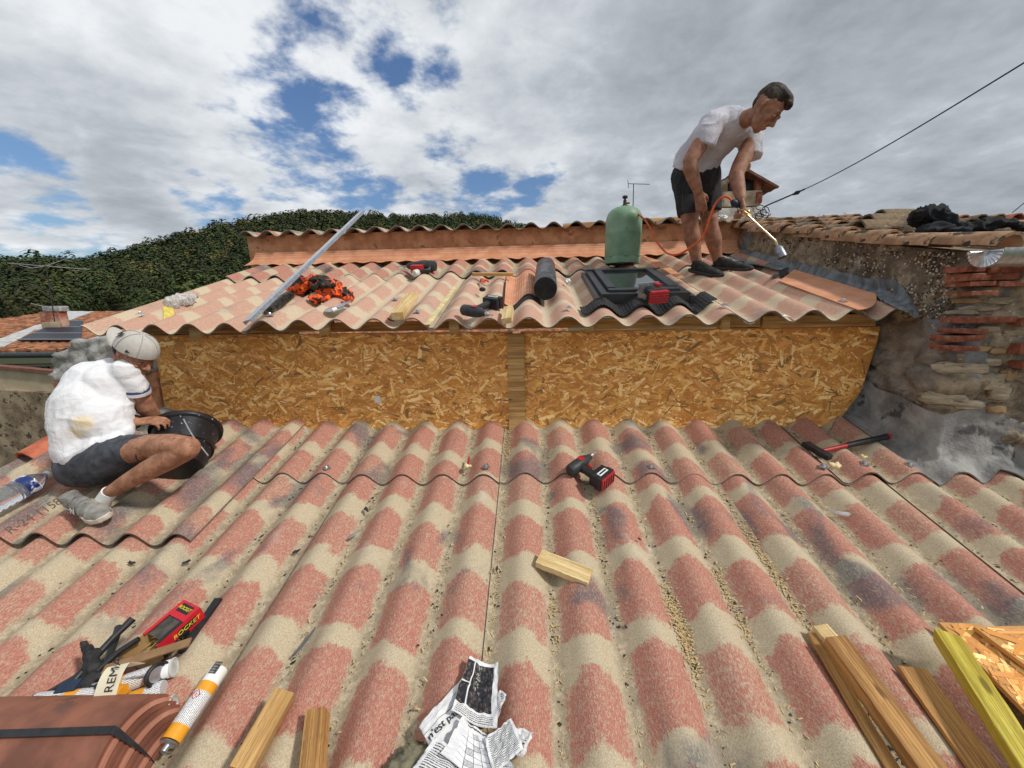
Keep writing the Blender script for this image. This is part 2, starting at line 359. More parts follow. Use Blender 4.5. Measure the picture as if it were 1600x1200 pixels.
def forest():
    V = []; Fc = []; C = []
    cnt = 0
    trees = []
    for i in range(3900):
        az = -1.22+1.35*rng.random(); 
        D = ridge_d(az); d = 105+(D-100)*rng.random()**.62
        if az > -.02 and d < D*.7: continue
        trees.append((az, d))
    for az, d in trees:
        x, y = d*math.sin(az), d*math.cos(az); z = hill_z(az, d)
        h = rng.uniform(4.4, 8.6)*(1.25 if rng.random() < .12 else 1); w = h*rng.uniform(.30, .46)
        n = 420 if d < 150 else 210 if d < 230 else 110
        tone = rng.uniform(.40, 1.35); hue = rng.random()
        base = np.array(lin(*( (66, 78, 34) if hue < .55 else (52, 70, 34) if hue < .85 else (98, 94, 46) )))*tone
        u = nrg.random((n, 3)); th = u[:, 0]*2*math.pi; hh = .22+.78*u[:, 1]
        lob = 1+.22*np.sin(th*3+hh*9+rng.random()*6)
        rr = w*lob*np.where(hh > .5, np.sqrt(np.clip(1-((hh-.5)/.54)**1.6, .01, 1)), np.sqrt(np.clip(1-((.5-hh)/.5)**2, .03, 1)))*(.6+.42*np.sqrt(u[:, 2]))
        c = np.stack([x+rr*np.cos(th), y+rr*np.sin(th), z+h*hh], 1)
        s = h*(.030 if d < 150 else .042 if d < 230 else .058)*(.6+.9*nrg.random(n))
        Nn = np.stack([rr*np.cos(th), rr*np.sin(th), (hh-.35)*h*.9], 1)+nrg.normal(size=(n, 3))*w*.16; Nn /= np.linalg.norm(Nn, axis=1)[:, None]
        A = np.cross(Nn, nrg.normal(size=(n, 3))); A /= np.linalg.norm(A, axis=1)[:, None]
        B = np.cross(Nn, A)
        q = np.stack([c+A*s[:, None], c+B*s[:, None], c-A*s[:, None]*.9, c-B*s[:, None]*1.1], 1).reshape(-1, 3)
        V.append(q); C.append(np.repeat((base[None]*(.75+.5*nrg.random((n, 1)))), 4, 0))
    V = np.concatenate(V); C = np.concatenate(C); N = len(V)
    me = bpy.data.meshes.new('pine_forest'); me.vertices.add(N); me.vertices.foreach_set('co', V.ravel())
    me.loops.add(N); me.loops.foreach_set('vertex_index', np.arange(N)); me.polygons.add(N//4)
    me.polygons.foreach_set('loop_start', np.arange(0, N, 4)); me.polygons.foreach_set('loop_total', np.full(N//4, 4)); me.update(calc_edges=True)
    at = me.color_attributes.new('tint', 'FLOAT_COLOR', 'POINT'); at.data.foreach_set('color', np.concatenate([C, np.ones((N, 1))], 1).ravel())
    m = mat('pine_needles', (.9, .9, .9), .8, var=.1, attr='tint', scale=2); me.materials.append(m)
    o = bpy.data.objects.new('pine_forest', me); COL.objects.link(o)
    tag(o, 'dense dark green pine forest covering the hillside behind the roofs', 'forest', kind='stuff')
forest()
def bare_tree(px, label, w, seed):
    r_ = random.Random(seed); base = atY(px, 352, 26); M = Matrix.Translation(base)
    rt = root('shrubby_tree', label, 'tree', M, 'thin treetops behind the right roof')
    tk = MB(); tips = []
    def grow(p, d, l, r, k):
        q = p+d*l; tk.tube([p, q], [r, r*.6], 5)
        if k == 0: tips.append(q); return
        for _ in range(3 if k > 1 else 4):
            grow(q, (d+Vector((r_.uniform(-.8, .8), r_.uniform(-.8, .8), r_.uniform(-.1, .5)))).normalized(), l*.72, r*.55, k-1)
    grow(Vector((0, 0, -5)), Vector((0, 0, 1)), 4.3, .12, 0)
    for i in range(6): grow(Vector((0, 0, -.8)), Vector((r_.uniform(-1.2, 1.2), r_.uniform(-.6, .6), 1.0)).normalized(), w*.45, .05, 3)
    tk.build('trunk', mat('bark', lin(70, 60, 50), .9), rt, smooth=False)
    lf = MB()
    for t_ in tips:
        for _ in range(5):
            c = t_+Vector([r_.gauss(0, .10) for _ in range(3)]); a = Vector([r_.gauss(0, 1) for _ in range(3)]).normalized()*.07; b_ = a.orthogonal().normalized()*.04
            lf.add([c-a, c+b_, c+a, c-b_], [(0, 1, 2, 3)])
    lf.build('crown', mat('olive_leaves', lin(78, 82, 50), .8, var=.4, scale=5), rt, smooth=False)
bare_tree(1298, 'left and greener of the two treetops rising behind the right roof', 1.15, 3)
bare_tree(1345, 'right and sparser treetop rising behind the right roof', 1.0, 9)

# ------------------------------------------------------------------ lower roof
lower = root('lower_roof', 'lower roof of red and sand mottled corrugated sheets filling the foreground', 'roof', (0, 0, 0))
sx_ = [-2.77, -1.93, -.93, -.13, .87, 1.67, 2.47, 3.3]
for i, (a, b_) in enumerate(zip(sx_, sx_[1:])):
    sheet('roof_sheet', a-(.02 if i else 0), b_+.025, -1.6, 1.83 if a < 1.6 else 2.0, zL, SM[i % 3], lift=(0, .009)[i % 2], parent=lower, v0=.72+.03*i)
sx2 = [-2.77, -1.93, -.93, -.13, .67, 1.47]
for i, a in enumerate(sx2):
    b_ = (sx2+[1.99])[i+1]
    sheet('roof_sheet', a-(.02 if i else 0), b_+(.025 if i < 5 else 0), 1.728, 2.33, zL, SM[(i+1) % 3], lift=.013+(0, .008)[i % 2], parent=lower, v0=1.735, ph=LPH)
def washer(parent, zf, x, y, ph, sl, lift=.012):
    k = round((x-ph)/CW); x = ph+k*CW+.01
    z = zf(x, y)+lift; n = Vector((0, -sl, 1)).normalized()
    b = MB(); R = n.to_track_quat('Z', 'Y').to_matrix() @ Matrix.Rotation(rng.uniform(.2, 1.2), 3, 'Z')
    P = []
    for i in range(5):
        r = []
        for j in range(5):
            q = R @ Vector((-.016+.008*i, -.016+.008*j, 0)); r.append(Vector((x, y, z))+q-Vector((0, 0, 1))*(2.2*q.x*q.x*5)+n*.006)
        P.append(r)
    b.slab(P, .0025, n); b.lathe([(.007, 0), (.007, .008), (.0045, .011)], 6, Vector((x, y, z))+n*.004, n)
    b.build('screw_washer', M_steel, parent, ang=30)
for p in ((512, 733), (759, 731), (1012, 731), (1277, 731), (1330, 727), (1412, 728)):
    q = Lp(*p, .07); washer(lower, zL, q.x, q.y, LPH, LS, .022)
loose = root('loose_roof_sheet', 'loose corrugated sheet with charcoal patches under the crouching worker, its lower edge lifted', 'roof sheet', (0, 0, 0))
sheet('sheet_body', -2.78, -1.372, 1.34, 2.3, zL, sheet_mat('sheet_loose', 21.0, .50), lift=.036, parent=loose, v0=1.30)

# ------------------------------------------------------------------ dormer
def osb_mat(base):
    m = bpy.data.materials.new('osb_strands'); m.use_nodes = True; t = NT(m.node_tree); m.node_tree.nodes.clear()
    a = t.n('ShaderNodeVertexColor', layer_name='tint').outputs[0]
    co = t.n('ShaderNodeUVMap').outputs[0]
    gr = t.noise(t.mp(co, scale=(6, 90, 1)), 1.6, 4, .6).outputs[0]
    c = t.mix(t.m('MULTIPLY', t.ss(gr, .35, .7), .35), a, (.94, .76, .50), 'MULTIPLY')
    b = t.n('ShaderNodeBsdfPrincipled', {'Base Color': c, 'Roughness': .6, 'Specular IOR Level': .35,
            'Normal': t.n('ShaderNodeBump', {'Height': gr, 'Strength': .5, 'Distance': .001}).outputs[0]})
    t.L.new(b.outputs[0], t.n('ShaderNodeOutputMaterial').inputs[0]); return m
M_osb = osb_mat(0)
PAL = [lin(*c) for c in ((196, 142, 72), (214, 164, 92), (178, 120, 56), (226, 184, 116), (184, 130, 70), (205, 150, 84), (196, 146, 84), (172, 120, 66), (236, 202, 142), (186, 128, 60))]
def inpoly(x, z, P):
    c = False
    for (x1, z1), (x2, z2) in zip(P, P[1:]+P[:1]):
        if (z1 > z) != (z2 > z) and x < (x2-x1)*(z-z1)/(z2-z1)+x1: c = not c
    return c
def osb(name, poly, y, parent, M=None, n=7000, th=.012, r_=rng, tint=1.0, osc=1.0):
    """board whose outline lies in local x-z, front face at y, with pressed strands on the front"""
    b = MB().prismy(poly, y, y+th); nb = len(b.v); cols = [lin(196, 146, 84)]*nb; uvs = [(0, 0)]*nb
    xs = [p[0] for p in poly]; zs = [p[1] for p in poly]; k = 0
    area = (max(xs)-min(xs))*(max(zs)-min(zs)); cnt = int(n*area)
    while k < cnt:
        x, z = r_.uniform(min(xs), max(xs)), r_.uniform(min(zs), max(zs))
        a = r_.gauss(0, .55) if r_.random() < .75 else r_.uniform(0, 3.14)
        l = r_.uniform(.022, .10)*osc; w = min(l*.5, r_.uniform(.005, .026)*osc); u = (math.cos(a), math.sin(a)); v = (-u[1], u[0])
        m_ = r_.choice((4, 5, 6)); pts = []
        loc = [(-l/2+r_.uniform(-.2, .2)*w, -w/2), (l/2+r_.uniform(-.4, .4)*w, -w/2*r_.uniform(.5, 1.1)), (l/2+r_.uniform(-.5, .3)*w, w/2*r_.uniform(.6, 1.1)), (0, w/2*r_.uniform(.8, 1.2)), (-l/2+r_.uniform(-.4, .6)*w, w/2*r_.uniform(.3, 1))]
        if m_ == 6: loc.append((-l/2-w*.5, 0))
        if m_ == 4: loc.pop(3)
        pts = [(x+p*u[0]+q*v[0], z+p*u[1]+q*v[1]) for p, q in loc]
        k += 1
        if not all(inpoly(px_, pz_, poly) for px_, pz_ in pts): continue
        yy = y-.0004-.0022*k/cnt; s0 = len(b.v); t1 = r_.uniform(-.0005, .0005)
        b.add([(px_, yy+t1*(1 if i < 2 else -1), pz_) for i, (px_, pz_) in enumerate(pts)], [tuple(range(len(pts)))])
        c = PAL[r_.randrange(len(PAL))] if r_.random() < .95 else lin(134, 100, 60); g = r_.uniform(1.28, 1.56)*tint
        cols = cols+[] if False else cols; cols.extend([tuple(v_*g for v_ in c)]*len(pts)); o_ = r_.random()*50
        uvs.extend([(p*8+o_, q+o_) for p, q in loc])
    o = b.build(name, M_osb, parent, smooth=False)
    me = o.data; at = me.color_attributes.new('tint', 'FLOAT_COLOR', 'POINT')
    at.data.foreach_set('color', np.concatenate([np.array(cols), np.ones((len(cols), 1))], 1).ravel())
    ul = me.uv_layers.new(name='UVMap'); 
    vi = np.zeros(len(me.loops), int); me.loops.foreach_get('vertex_index', vi); ul.data.foreach_set('uv', np.array(uvs)[vi].ravel())
    if M is not None: o.matrix_world = M
    return o
dor = root('dormer', 'raised dormer faced with orange flake board under mottled corrugated sheets', 'dormer', (0, 0, 0))
OY = 2.2
def o2(x, y): p = atY(x, y, OY); return (p.x, p.z)
osb('board_panel', [o2(238, 524), o2(801, 518), o2(803, 700), o2(268, 700), o2(258, 640)], OY, dor)
osb('board_panel', [o2(813, 518), o2(1376, 510), o2(1372, 530), o2(1345, 612), o2(1303, 668), o2(1290, 700), o2(813, 700)], OY, dor)
def bx(name, px0, py0, px1, py1, Y, dep, m, parent, bev=.002):
    a, b_ = atY(px0, py1, Y), atY(px1, py0, Y); c = (a+b_)/2; w, h = abs(b_.x-a.x), abs(b_.z-a.z)
    q = MB().box((0, 0, 0), (w, dep, h)); o = q.build(name, m, parent, bevel=bev); o.location = (c.x, Y+dep/2, c.z); return o
pst = bx('post', 796, 521, 819, 690, OY-.024, .020, M_wood, dor); 
for a, b_ in ((214, 515), (516, 924), (925, 1190), (1191, 1372)):
    sl_ = -.0115*(a-800); sl2 = -.0115*(b_-800)
    yy = (sl_+sl2)/2
    bx('wall_plate', a, 496+yy, b_-1, 518+yy, OY-.045, .06, M_woodold if a < 600 else M_wood, dor)
for x, y in ((304, 523), (506, 516), (709, 514), (921, 511), (1135, 507)):
    bx('rafter_end', x-7, y-14, x+7, y+7, OY-.075, .024, M_woodpale, dor)
for x0, x1, k in ((-2.40, -1.49, 0), (-1.51, -.49, 1), (-.52, .32, 2), (.29, 1.12, 0), (1.09, 1.80, 1)):
    sheet('roof_sheet', x0, x1, 1.977, 3.14, zU, SM[3] if k != 1 else sheet_mat('sheet_upper_b', 9.2+x0, .60, .3), lift=(0, .009, 0)[k], parent=dor, v0=2.02, ph=UPH, slope=US)
for x0, x1, k in ((-2.40, -1.69, 1), (-1.71, -.89, 0), (-.91, .31, 1), (.29, 1.12, 0), (1.09, 1.80, 1)):
    sheet('roof_sheet', x0, x1, 3.05, 3.64, zU, SM[(k+1) % 3], lift=.014+(0, .009)[k], parent=dor, v0=3.06, ph=UPH, slope=US)
for p in ((232, 490), (430, 492), (655, 487), (882, 481), (1120, 477), (1297, 471), (600, 468)):
    q = Up(*p, .07); washer(dor, zU, q.x, q.y, UPH, US, .016)
# purlins and dark void under the sheets
MB().box((-.3, 2.9, UH+US*2.9-.14), (4.1, .07, .12)).box((-.3, 3.5, UH+US*3.5-.14), (4.1, .07, .12)).build('purlin', M_woodold, dor, bevel=.003)
for X in (-2.25, 1.75):
    MB().add([(X, OY+.02, -1.2), (X, 3.7, -1.2), (X, 3.7, UH+US*3.7-.03), (X, OY+.02, UH+US*2.22-.03)], [(0, 1, 2, 3)]).build('side_wall', M_orange_render, dor, smooth=False)

# back wall with terracotta flashings and its corrugated capping
bw = root('back_wall', 'low orange rendered wall along the top of the dormer roof', 'wall', (0, 0, 0))
BY = 3.66
wl = atY(385, 365, BY).x; wr = 1.98
def grid_wall(x0, x1, z0, z1, y, amp, sc, nx, nz, th=.2):
    return [[Vector((x0+(x1-x0)*i/nx, y+amp*fb((x0+(x1-x0)*i/nx)*sc, (z0+(z1-z0)*j/nz)*sc, y), z0+(z1-z0)*j/nz)) for j in range(nz+1)] for i in range(nx+1)]
MB().slab(grid_wall(wl, wr, .15, .715, BY, .010, 9, 160, 24), .2, (0, -1, 0)).build('rendered_wall', M_orange_render, bw, ang=60)
def ribbed(name, M):
    m = bpy.data.materials.new(name); m.use_nodes = True; t = NT(m.node_tree); m.node_tree.nodes.clear()
    uv = t.n('ShaderNodeUVMap').outputs[0]; s = t.n('ShaderNodeSeparateXYZ', {0: uv})
    w = t.m('SINE', t.m('MULTIPLY', s.outputs[1], M)); co = t.n('ShaderNodeTexCoord').outputs['Object']
    nz = t.noise(co, 8, 5).outputs[0]
    c = t.mix(t.ss(nz, .35, .65), lin(196, 134, 98), lin(216, 158, 122)); c = t.mix(t.m('MULTIPLY', t.ss(w, .0, .9), .28), c, lin(172, 102, 66))
    b = t.n('ShaderNodeBsdfPrincipled', {'Base Color': c, 'Roughness': .65, 'Normal': t.n('ShaderNodeBump', {'Height': w, 'Strength': .4, 'Distance': .0015}).outputs[0]})
    t.L.new(b.outputs[0], t.n('ShaderNodeOutputMaterial').inputs[0]); return m
M_rib = ribbed('ribbed_terracotta', 2*math.pi/.016)
def with_uv(o, fn):
    me = o.data; ul = me.uv_layers.new(name='UVMap')
    for lp in me.loops: ul.data[lp.index].uv = fn(me.vertices[lp.vertex_index].co)
    return o
fx = [atY(x, 395, 3.62).x for x in (397, 538, 677, 815, 945, 1075, 1150)]
for i, (a, b_) in enumerate(zip(fx, fx[1:])):
    P = []
    for j in range(25):
        x = a+(b_-a+.012)*j/24; r = []
        for k, (dy, dz) in enumerate(((0, .092), (-.003, .07), (-.010, .046), (-.035, .024), (-.075, .010), (-.115, .004))):
            y = BY-.016-(.002 if i % 2 else 0)+dy; fl = 1 if k < 3 else (k-2)/3
            zz = UH+US*y+CH+.016+dz+( .006*math.sin(x*40+i) if k == 5 else 0)
            xx = x-(.05*k/5 if (i == 0 and j == 0) else 0); r.append(Vector((xx, y, zz)))
        P.append(r)
    o = MB().slab(P, .004, (0, -.5, .8)).build('flashing_strip', M_rib, bw, ang=60)
    with_uv(o, lambda c: (c.x, c.z*1.0-c.y*.8))
capx = atY(372, 360, 3.58).x; CPH = .027
def zC(x, y): return .692+(y-3.58)*.10+prof(x, CPH)
M_cap = sheet_mat('sheet_cap', 31.0, .5)
for i, (a, b_) in enumerate(((capx, -1.5), (-1.52, -.4), (-.42, .7), (.68, 1.85))):
    sheet('capping_sheet', a, b_, 3.585, 4.5, zC, M_cap, lift=(0, .008)[i % 2], parent=bw, th=.009, ph=CPH, slope=.1)
a, b_ = atY(880, 354, 3.85), atY(1063, 343, 3.85)
M, ln = frame3(a, b_); pk = MB().box((ln/2, 0, 0), (ln, .09, .035)).build('timber_plank', M_wood, None, bevel=.003); pk.matrix_world = M
tag(pk, 'timber plank lying on the wavy wall capping behind the gas bottle', 'plank')

# ------------------------------------------------------------------ neighbouring stone house on the right
def wall_mat():
    m = bpy.data.materials.new('old_masonry'); m.use_nodes = True; t = NT(m.node_tree); m.node_tree.nodes.clear()
    co = t.n('ShaderNodeTexCoord').outputs['Object']; s = t.n('ShaderNodeSeparateXYZ', {0: co})
    n1_ = t.noise(co, 3.0, 8, .65, .3).outputs[0]; n2_ = t.noise(co, 14, 7, .7).outputs[0]; n3_ = t.noise(co, 55, 5, .7).outputs[0]
    c = t.mix(t.ss(n2_, .32, .68), lin(108, 96, 80), lin(182, 168, 144))
    c = t.mix(t.m('MULTIPLY', t.ss(n1_, .50, .62), .8), c, lin(88, 78, 66))
    c = t.mix(t.m('MULTIPLY', t.ss(n3_, .55, .75), .5), c, lin(176, 158, 130))
    # grey mortar patches
    g = t.noise(t.mp(co, loc=(3, 1, 8)), 2.1, 6, .6, .6).outputs[0]
    c = t.mix(t.ss(g, .57, .60), c, t.mix(t.ss(n2_, .35, .65), lin(112, 114, 116), lin(142, 144, 146)))
    sdm = t.m('MULTIPLY', t.ss(t.m('ADD', s.outputs[1], t.m('MULTIPLY', n1_, .5)), 2.12, 2.24), t.m('SUBTRACT', 1.0, t.ss(t.m('ADD', s.outputs[2], t.m('MULTIPLY', n2_, .2)), -.10, .0)))
    c = t.mix(t.m('MULTIPLY', sdm, .85), c, t.mix(t.ss(n2_, .3, .7), lin(122, 117, 110), lin(172, 167, 158)))
    vo = t.n('ShaderNodeTexVoronoi', {'Vector': co, 'Scale': 42.0, 'Randomness': 1.0}); msk = t.noise(co, 7, 4).outputs[0]
    sp_ = t.m('MULTIPLY', t.m('SUBTRACT', 1.0, t.ss(vo.outputs['Distance'], .16, .26)), t.ss(msk, .5, .58))
    sp_ = t.m('MULTIPLY', sp_, t.ss(s.outputs[2], -.30, -.1))
    c = t.mix(t.m('MULTIPLY', sp_, .85), c, lin(205, 198, 184))
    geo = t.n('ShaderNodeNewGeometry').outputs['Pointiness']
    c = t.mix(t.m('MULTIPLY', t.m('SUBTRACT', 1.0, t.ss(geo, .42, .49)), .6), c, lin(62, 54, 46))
    hgt = t.m('ADD', t.m('MULTIPLY', n2_, 1.2), t.m('MULTIPLY', n3_, .5))
    b = t.n('ShaderNodeBsdfPrincipled', {'Base Color': c, 'Roughness': .95, 'Specular IOR Level': .2, 'Normal': t.n('ShaderNodeBump', {'Height': hgt, 'Strength': 1.0, 'Distance': .012}).outputs[0]})
    t.L.new(b.outputs[0], t.n('ShaderNodeOutputMaterial').inputs[0]); return m
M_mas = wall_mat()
hs = root('stone_house', 'old stone and brick house side with lichen stained render right of the dormer', 'house', (0, 0, 0))
path = [(1.86, 3.9), (1.875, 3.2), (1.90, 2.6), (1.93, 2.1), (1.955, 1.93), (1.99, 1.875), (2.06, 1.85), (2.2, 1.83), (2.40, 1.81), (2.46, 1.83), (2.48, 1.9), (2.50, 2.4)]
def resample(p, step):
    out = [Vector((*p[0], 0))]
    for a, b_ in zip(p, p[1:]):
        a, b_ = Vector((*a, 0)), Vector((*b_, 0)); n = max(1, int((b_-a).length/step))
        out += [a.lerp(b_, i/n) for i in range(1, n+1)]
    return out
pp = resample(path, .02)
def wtop(y): return .20+.255*(max(y, 1.9)-1.84)
P = []
for i, p in enumerate(pp):
    t_ = (pp[min(i+1, len(pp)-1)]-pp[max(0, i-1)]).normalized(); nn = Vector((t_.y, -t_.x, 0))
    r = []; top = wtop(p.y)
    for j in range(71):
        z = -1.3+(top+1.3)*j/70; q = Vector((p.x, p.y, z))
        s_ = q.x*1.0+q.y*1.0
        vor = mnoise.voronoi(Vector((s_*5.2+fb(z*4, s_*4)*.4, 5, z*9.5+fb(s_*5, z*3)*.5)))[0]
        lowk = min(1, max(0, (-.12-z)*5))
        dsp = .014*fb(s_*5, z*5)+.006*fb(s_*22, z*22)+lowk*(.042*min(1, (vor[1]-vor[0])*2.6)-.026)
        if z < -.12: dsp += .0
        r.append(q+nn*(dsp if True else 0))
    P.append(r)
wm = MB(); NJ = 71
wm.add([q for r in P for q in r], [(i*NJ+j, (i+1)*NJ+j, (i+1)*NJ+j+1, i*NJ+j+1) for i in range(len(P)-1) for j in range(NJ-1)])
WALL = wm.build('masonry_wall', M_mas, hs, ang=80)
MB().add([(2.5, 2.35, -1.3), (5, 2.35, -1.3), (5, 2.35, .25), (2.5, 2.35, .25)], [(0, 1, 2, 3)]).build('plaster_wall', M_rough, hs, smooth=False)
# brick courses let into the corner, front face
M_brick = mat('old_brick', lin(122, 68, 52), .95, c2=lin(156, 96, 74), scale=30, bump=.006, bscale=50, c3=lin(146, 122, 98), t3=.55, s3=22)
def brick(px0, py0, px1, py1):
    yf = 1.845; a, b_ = atY(px0, py0, yf), atY(px1, py1, yf)
    c = (a+b_)/2; w, h = b_.x-a.x, abs(a.z-b_.z)
    q = MB().box((0, 0, 0), (w, .10, h)); yy = 1.868-.034+rng.uniform(.0, .010)-(c.x-2.0)*.06
    o = q.build('brick', M_brick, hs, bevel=min(.004, h*.2)); o.location = (c.x, yy+.012, c.z)
    for v in o.data.vertices: v.co += Vector((.005*fb(v.co.x*40, v.co.z*40+c.z*9), .004*fb(v.co.z*50, c.x*30), .006*fb(v.co.x*30+3, c.z*50)))
for t_ in ((1496, 416, 1524, 425), (1530, 418, 1598, 426), (1498, 428, 1575, 438), (1497, 441, 1536, 447), (1542, 441, 1597, 448), (1489, 496, 1570, 504), (1573, 496, 1592, 507), (1487, 513, 1527, 520), (1475, 524, 1521, 533), (1472, 539, 1512, 547),
           (1572, 534, 1597, 550), (1577, 562, 1600, 573), (1500, 455, 1540, 461)):
    brick(*t_)
def wallpt(px, py):
    best = None
    d = ray(px, py)
    for a, b_ in zip(pp, pp[1:]):
        # intersect ray plan with segment
        ex, ey = b_.x-a.x, b_.y-a.y; det = d.x*(-ey)+ex*d.y
        if abs(det) < 1e-9: continue
        t_ = (a.x*(-ey)+ex*a.y)/det; u = (d.x*a.y-d.y*a.x)/det
        if t_ > 0 and -.01 <= u <= 1.01 and (best is None or t_ < best): best = t_
    return d*best if best else None
M_peb = [mat('pebble_pale', lin(196, 186, 168), .9, var=.1), mat('pebble_brown', lin(122, 96, 72), .95, var=.2), mat('pebble_dark', lin(70, 62, 54), .95, var=.2)]
def stones(name, items, m, fl=.5):
    b = MB()
    for px, py, w, h in items:
        q = wallpt(px, py)
        if q is None: continue
        d = q.dot(FW)/F; rw, rh = w*d/2, h*d/2; s_ = rng.random()*50
        i0 = min(range(len(pp)), key=lambda i: (pp[i]-Vector((q.x, q.y, 0))).length); tt = (pp[min(i0+1, len(pp)-1)]-pp[max(0, i0-1)]).normalized(); nn = Vector((tt.y, -tt.x, 0))
        nr, mr = (12, 9) if w > 8 else (6, 4); rs = []
        for i in range(mr+1):
            a = math.pi*(i+.03)/(mr+.06); ring = []
            for k in range(nr):
                e = 2*math.pi*k/nr; cx, cz, cn = math.sin(a)*math.cos(e), -math.cos(a), math.sin(a)*math.sin(e)
                g = 1+.28*fb(cx*2+s_, cz*2, cn*2)
                sg = lambda v: math.copysign(abs(v)**.6, v)
                ring.append(q+(tt*sg(cx)*rw+Vector((0, 0, 1))*sg(cz)*rh+nn*sg(cn)*min(rw, rh)*fl)*g)
            rs.append(ring)
        b.rings(rs)
    o = b.build(name, m, None, ang=60); WALL.data.materials.append(m); mi = len(WALL.data.materials)-1
    bm = bmesh.new(); bm.from_mesh(WALL.data); n0 = len(bm.faces); bm.from_mesh(o.data); bm.faces.ensure_lookup_table()
    for f in bm.faces[n0:]: f.material_index = mi
    bm.to_mesh(WALL.data); bm.free(); bpy.data.objects.remove(o)
rr_ = random.Random(11)
def cloudpts(n, x0, x1, y0, y1, a, b_): return [(rr_.uniform(x0, x1), rr_.uniform(y0, y1), rr_.uniform(a, b_), rr_.uniform(a, b_)) for _ in range(n)]
for nm_, m_, n_ in (('pale_pebbles', M_peb[0], 330), ('brown_pebbles', M_peb[1], 500), ('dark_pebbles', M_peb[2], 420)):
    pts_ = cloudpts(n_, 1395, 1492, 392, 512, 1.6, 3.6)+cloudpts(n_//2, 1190, 1400, 372, 432, 1.4, 3.0)
    pts_ = [p for p in pts_ if p[1] < 500-(1492-p[0])*.05 and fb(p[0]*.03, p[1]*.04) > -.35 and p[1] < 372+(p[0]-1150)*.30+(60 if p[0] > 1400 else 0)]
    stones(nm_, pts_, m_, .8)
M_st = [mat('limestone', lin(150, 138, 116), .95, c2=lin(186, 174, 150), scale=14, bump=.008, bscale=30, stretch=(1, 1, 4), c3=lin(104, 94, 78), t3=.58, s3=16), mat('ochre_stone', lin(138, 112, 80), .95, c2=lin(170, 142, 104), scale=12, bump=.008, bscale=30, c3=lin(100, 84, 66), t3=.6, s3=14)]
stones('rubble_stones', [(1500, 575, 62, 20), (1478, 556, 40, 12), (1540, 596, 50, 26), (1462, 596, 34, 14), (1475, 622, 52, 20), (1515, 632, 40, 14), (1560, 612, 26, 30), (1545, 566, 34, 12), (1530, 482, 44, 8), (1500, 488, 36, 7), (1560, 470, 40, 10), (1583, 520, 26, 9), (1545, 514, 30, 10)], M_st[0], .55)
stones('ochre_stones', [(1512, 606, 38, 14), (1576, 585, 20, 18), (1556, 640, 26, 12), (1560, 548, 22, 9), (1530, 545, 24, 9), (1510, 470, 30, 8)], M_st[1], .55)
# cement fillet
toe = [(1296, 672), (1312, 660), (1340, 676), (1368, 693), (1395, 708), (1422, 724), (1445, 740), (1468, 755), (1490, 750), (1530, 754), (1560, 746), (1590, 756), (1640, 752)]
topp = [(1350, 560), (1355, 590), (1368, 606), (1385, 612), (1405, 618), (1430, 632), (1452, 642), (1475, 648), (1500, 642), (1530, 634), (1552, 640), (1575, 652), (1600, 660)]
P = []
NS = 72
for i in range(NS+1):
    f = i/NS*(len(toe)-1); k = min(int(f), len(toe)-2); u = f-k
    tpx = [toe[k][c]*(1-u)+toe[k+1][c]*u for c in (0, 1)]; wpx = [topp[k][c]*(1-u)+topp[k+1][c]*u for c in (0, 1)]
    a = Lp(tpx[0], tpx[1], .035); a.z = zL(a.x, a.y)+.012+.004*math.sin(i*1.7); w = wallpt(*wpx)
    if w is None: w = atY(wpx[0], wpx[1], 1.83)
    r = []
    for j in range(31):
        v = j/30; q = a.lerp(w, v); sag = math.sin(math.pi*v)
        nrm = Vector((-.45, -.55, .7)); q = q-nrm*(.075*sag*(1-.3*v))
        q += nrm*(.007*fb(i*.16, j*.22)+.004*fb(i*.5, j*.6)+.004*math.sin(j*.9+2*fb(i*.1, 3)))*min(1, 5*v, 5*(1-v)+.2)
        q.z = max(q.z, zL(q.x, q.y)+(.026 if q.y > 1.70 else .020))
        r.append(q)
    P.append(r)
MB().slab(P, .012, (-.4, -.4, .8)).build('cement_fillet', mat('fresh_cement', lin(120, 119, 116), .9, c2=lin(162, 160, 155), scale=6, bump=.016, bscale=20, c3=lin(84, 82, 80), t3=.60, s3=7), hs, ang=80)
# grey bitumen flashing up the side
P = []
ft = [Up(x, y, .066) for x, y in ((1118, 400), (1165, 410), (1215, 421), (1282, 440), (1345, 453), (1368, 460), (1382, 474), (1416, 488))]
fw_ = [wallpt(x, y) for x, y in ((1140, 384), (1190, 395), (1240, 407), (1312, 424), (1375, 436), (1402, 436), (1418, 452), (1437, 482))]
for i in range(141):
    f = i/140*7; k = min(int(f), 6); u = f-k; a = ft[k].lerp(ft[k+1], u); b_ = fw_[k].lerp(fw_[k+1], u)+Vector((-.012, 0, 0)); r = []
    for j in range(17):
        v = j/16; q = a.lerp(b_, v); q += Vector((.30, -.05, -.35))*(.09*math.sin(math.pi*v)); base = zU(q.x, q.y)+.02
        n_ = .005*fb(q.y*16, v*2)+.008*fb(q.y*5, v*3)+.004*math.sin(q.y*40+4*fb(q.y*4, v))
        q.z = max(q.z+n_, base if q.x < 1.81 else -9); q.x -= n_*.5; r.append(q)
    P.append(r)
o = MB().slab(P, .004, (-.7, 0, .7)).build('side_flashing', mat('bitumen_lead', lin(98, 101, 104), .6, c2=lin(136, 139, 142), scale=10, stretch=(1, 3, 1), bump=.003, bscale=30, c3=lin(60, 62, 64), t3=.62, s3=9), hs, ang=80)
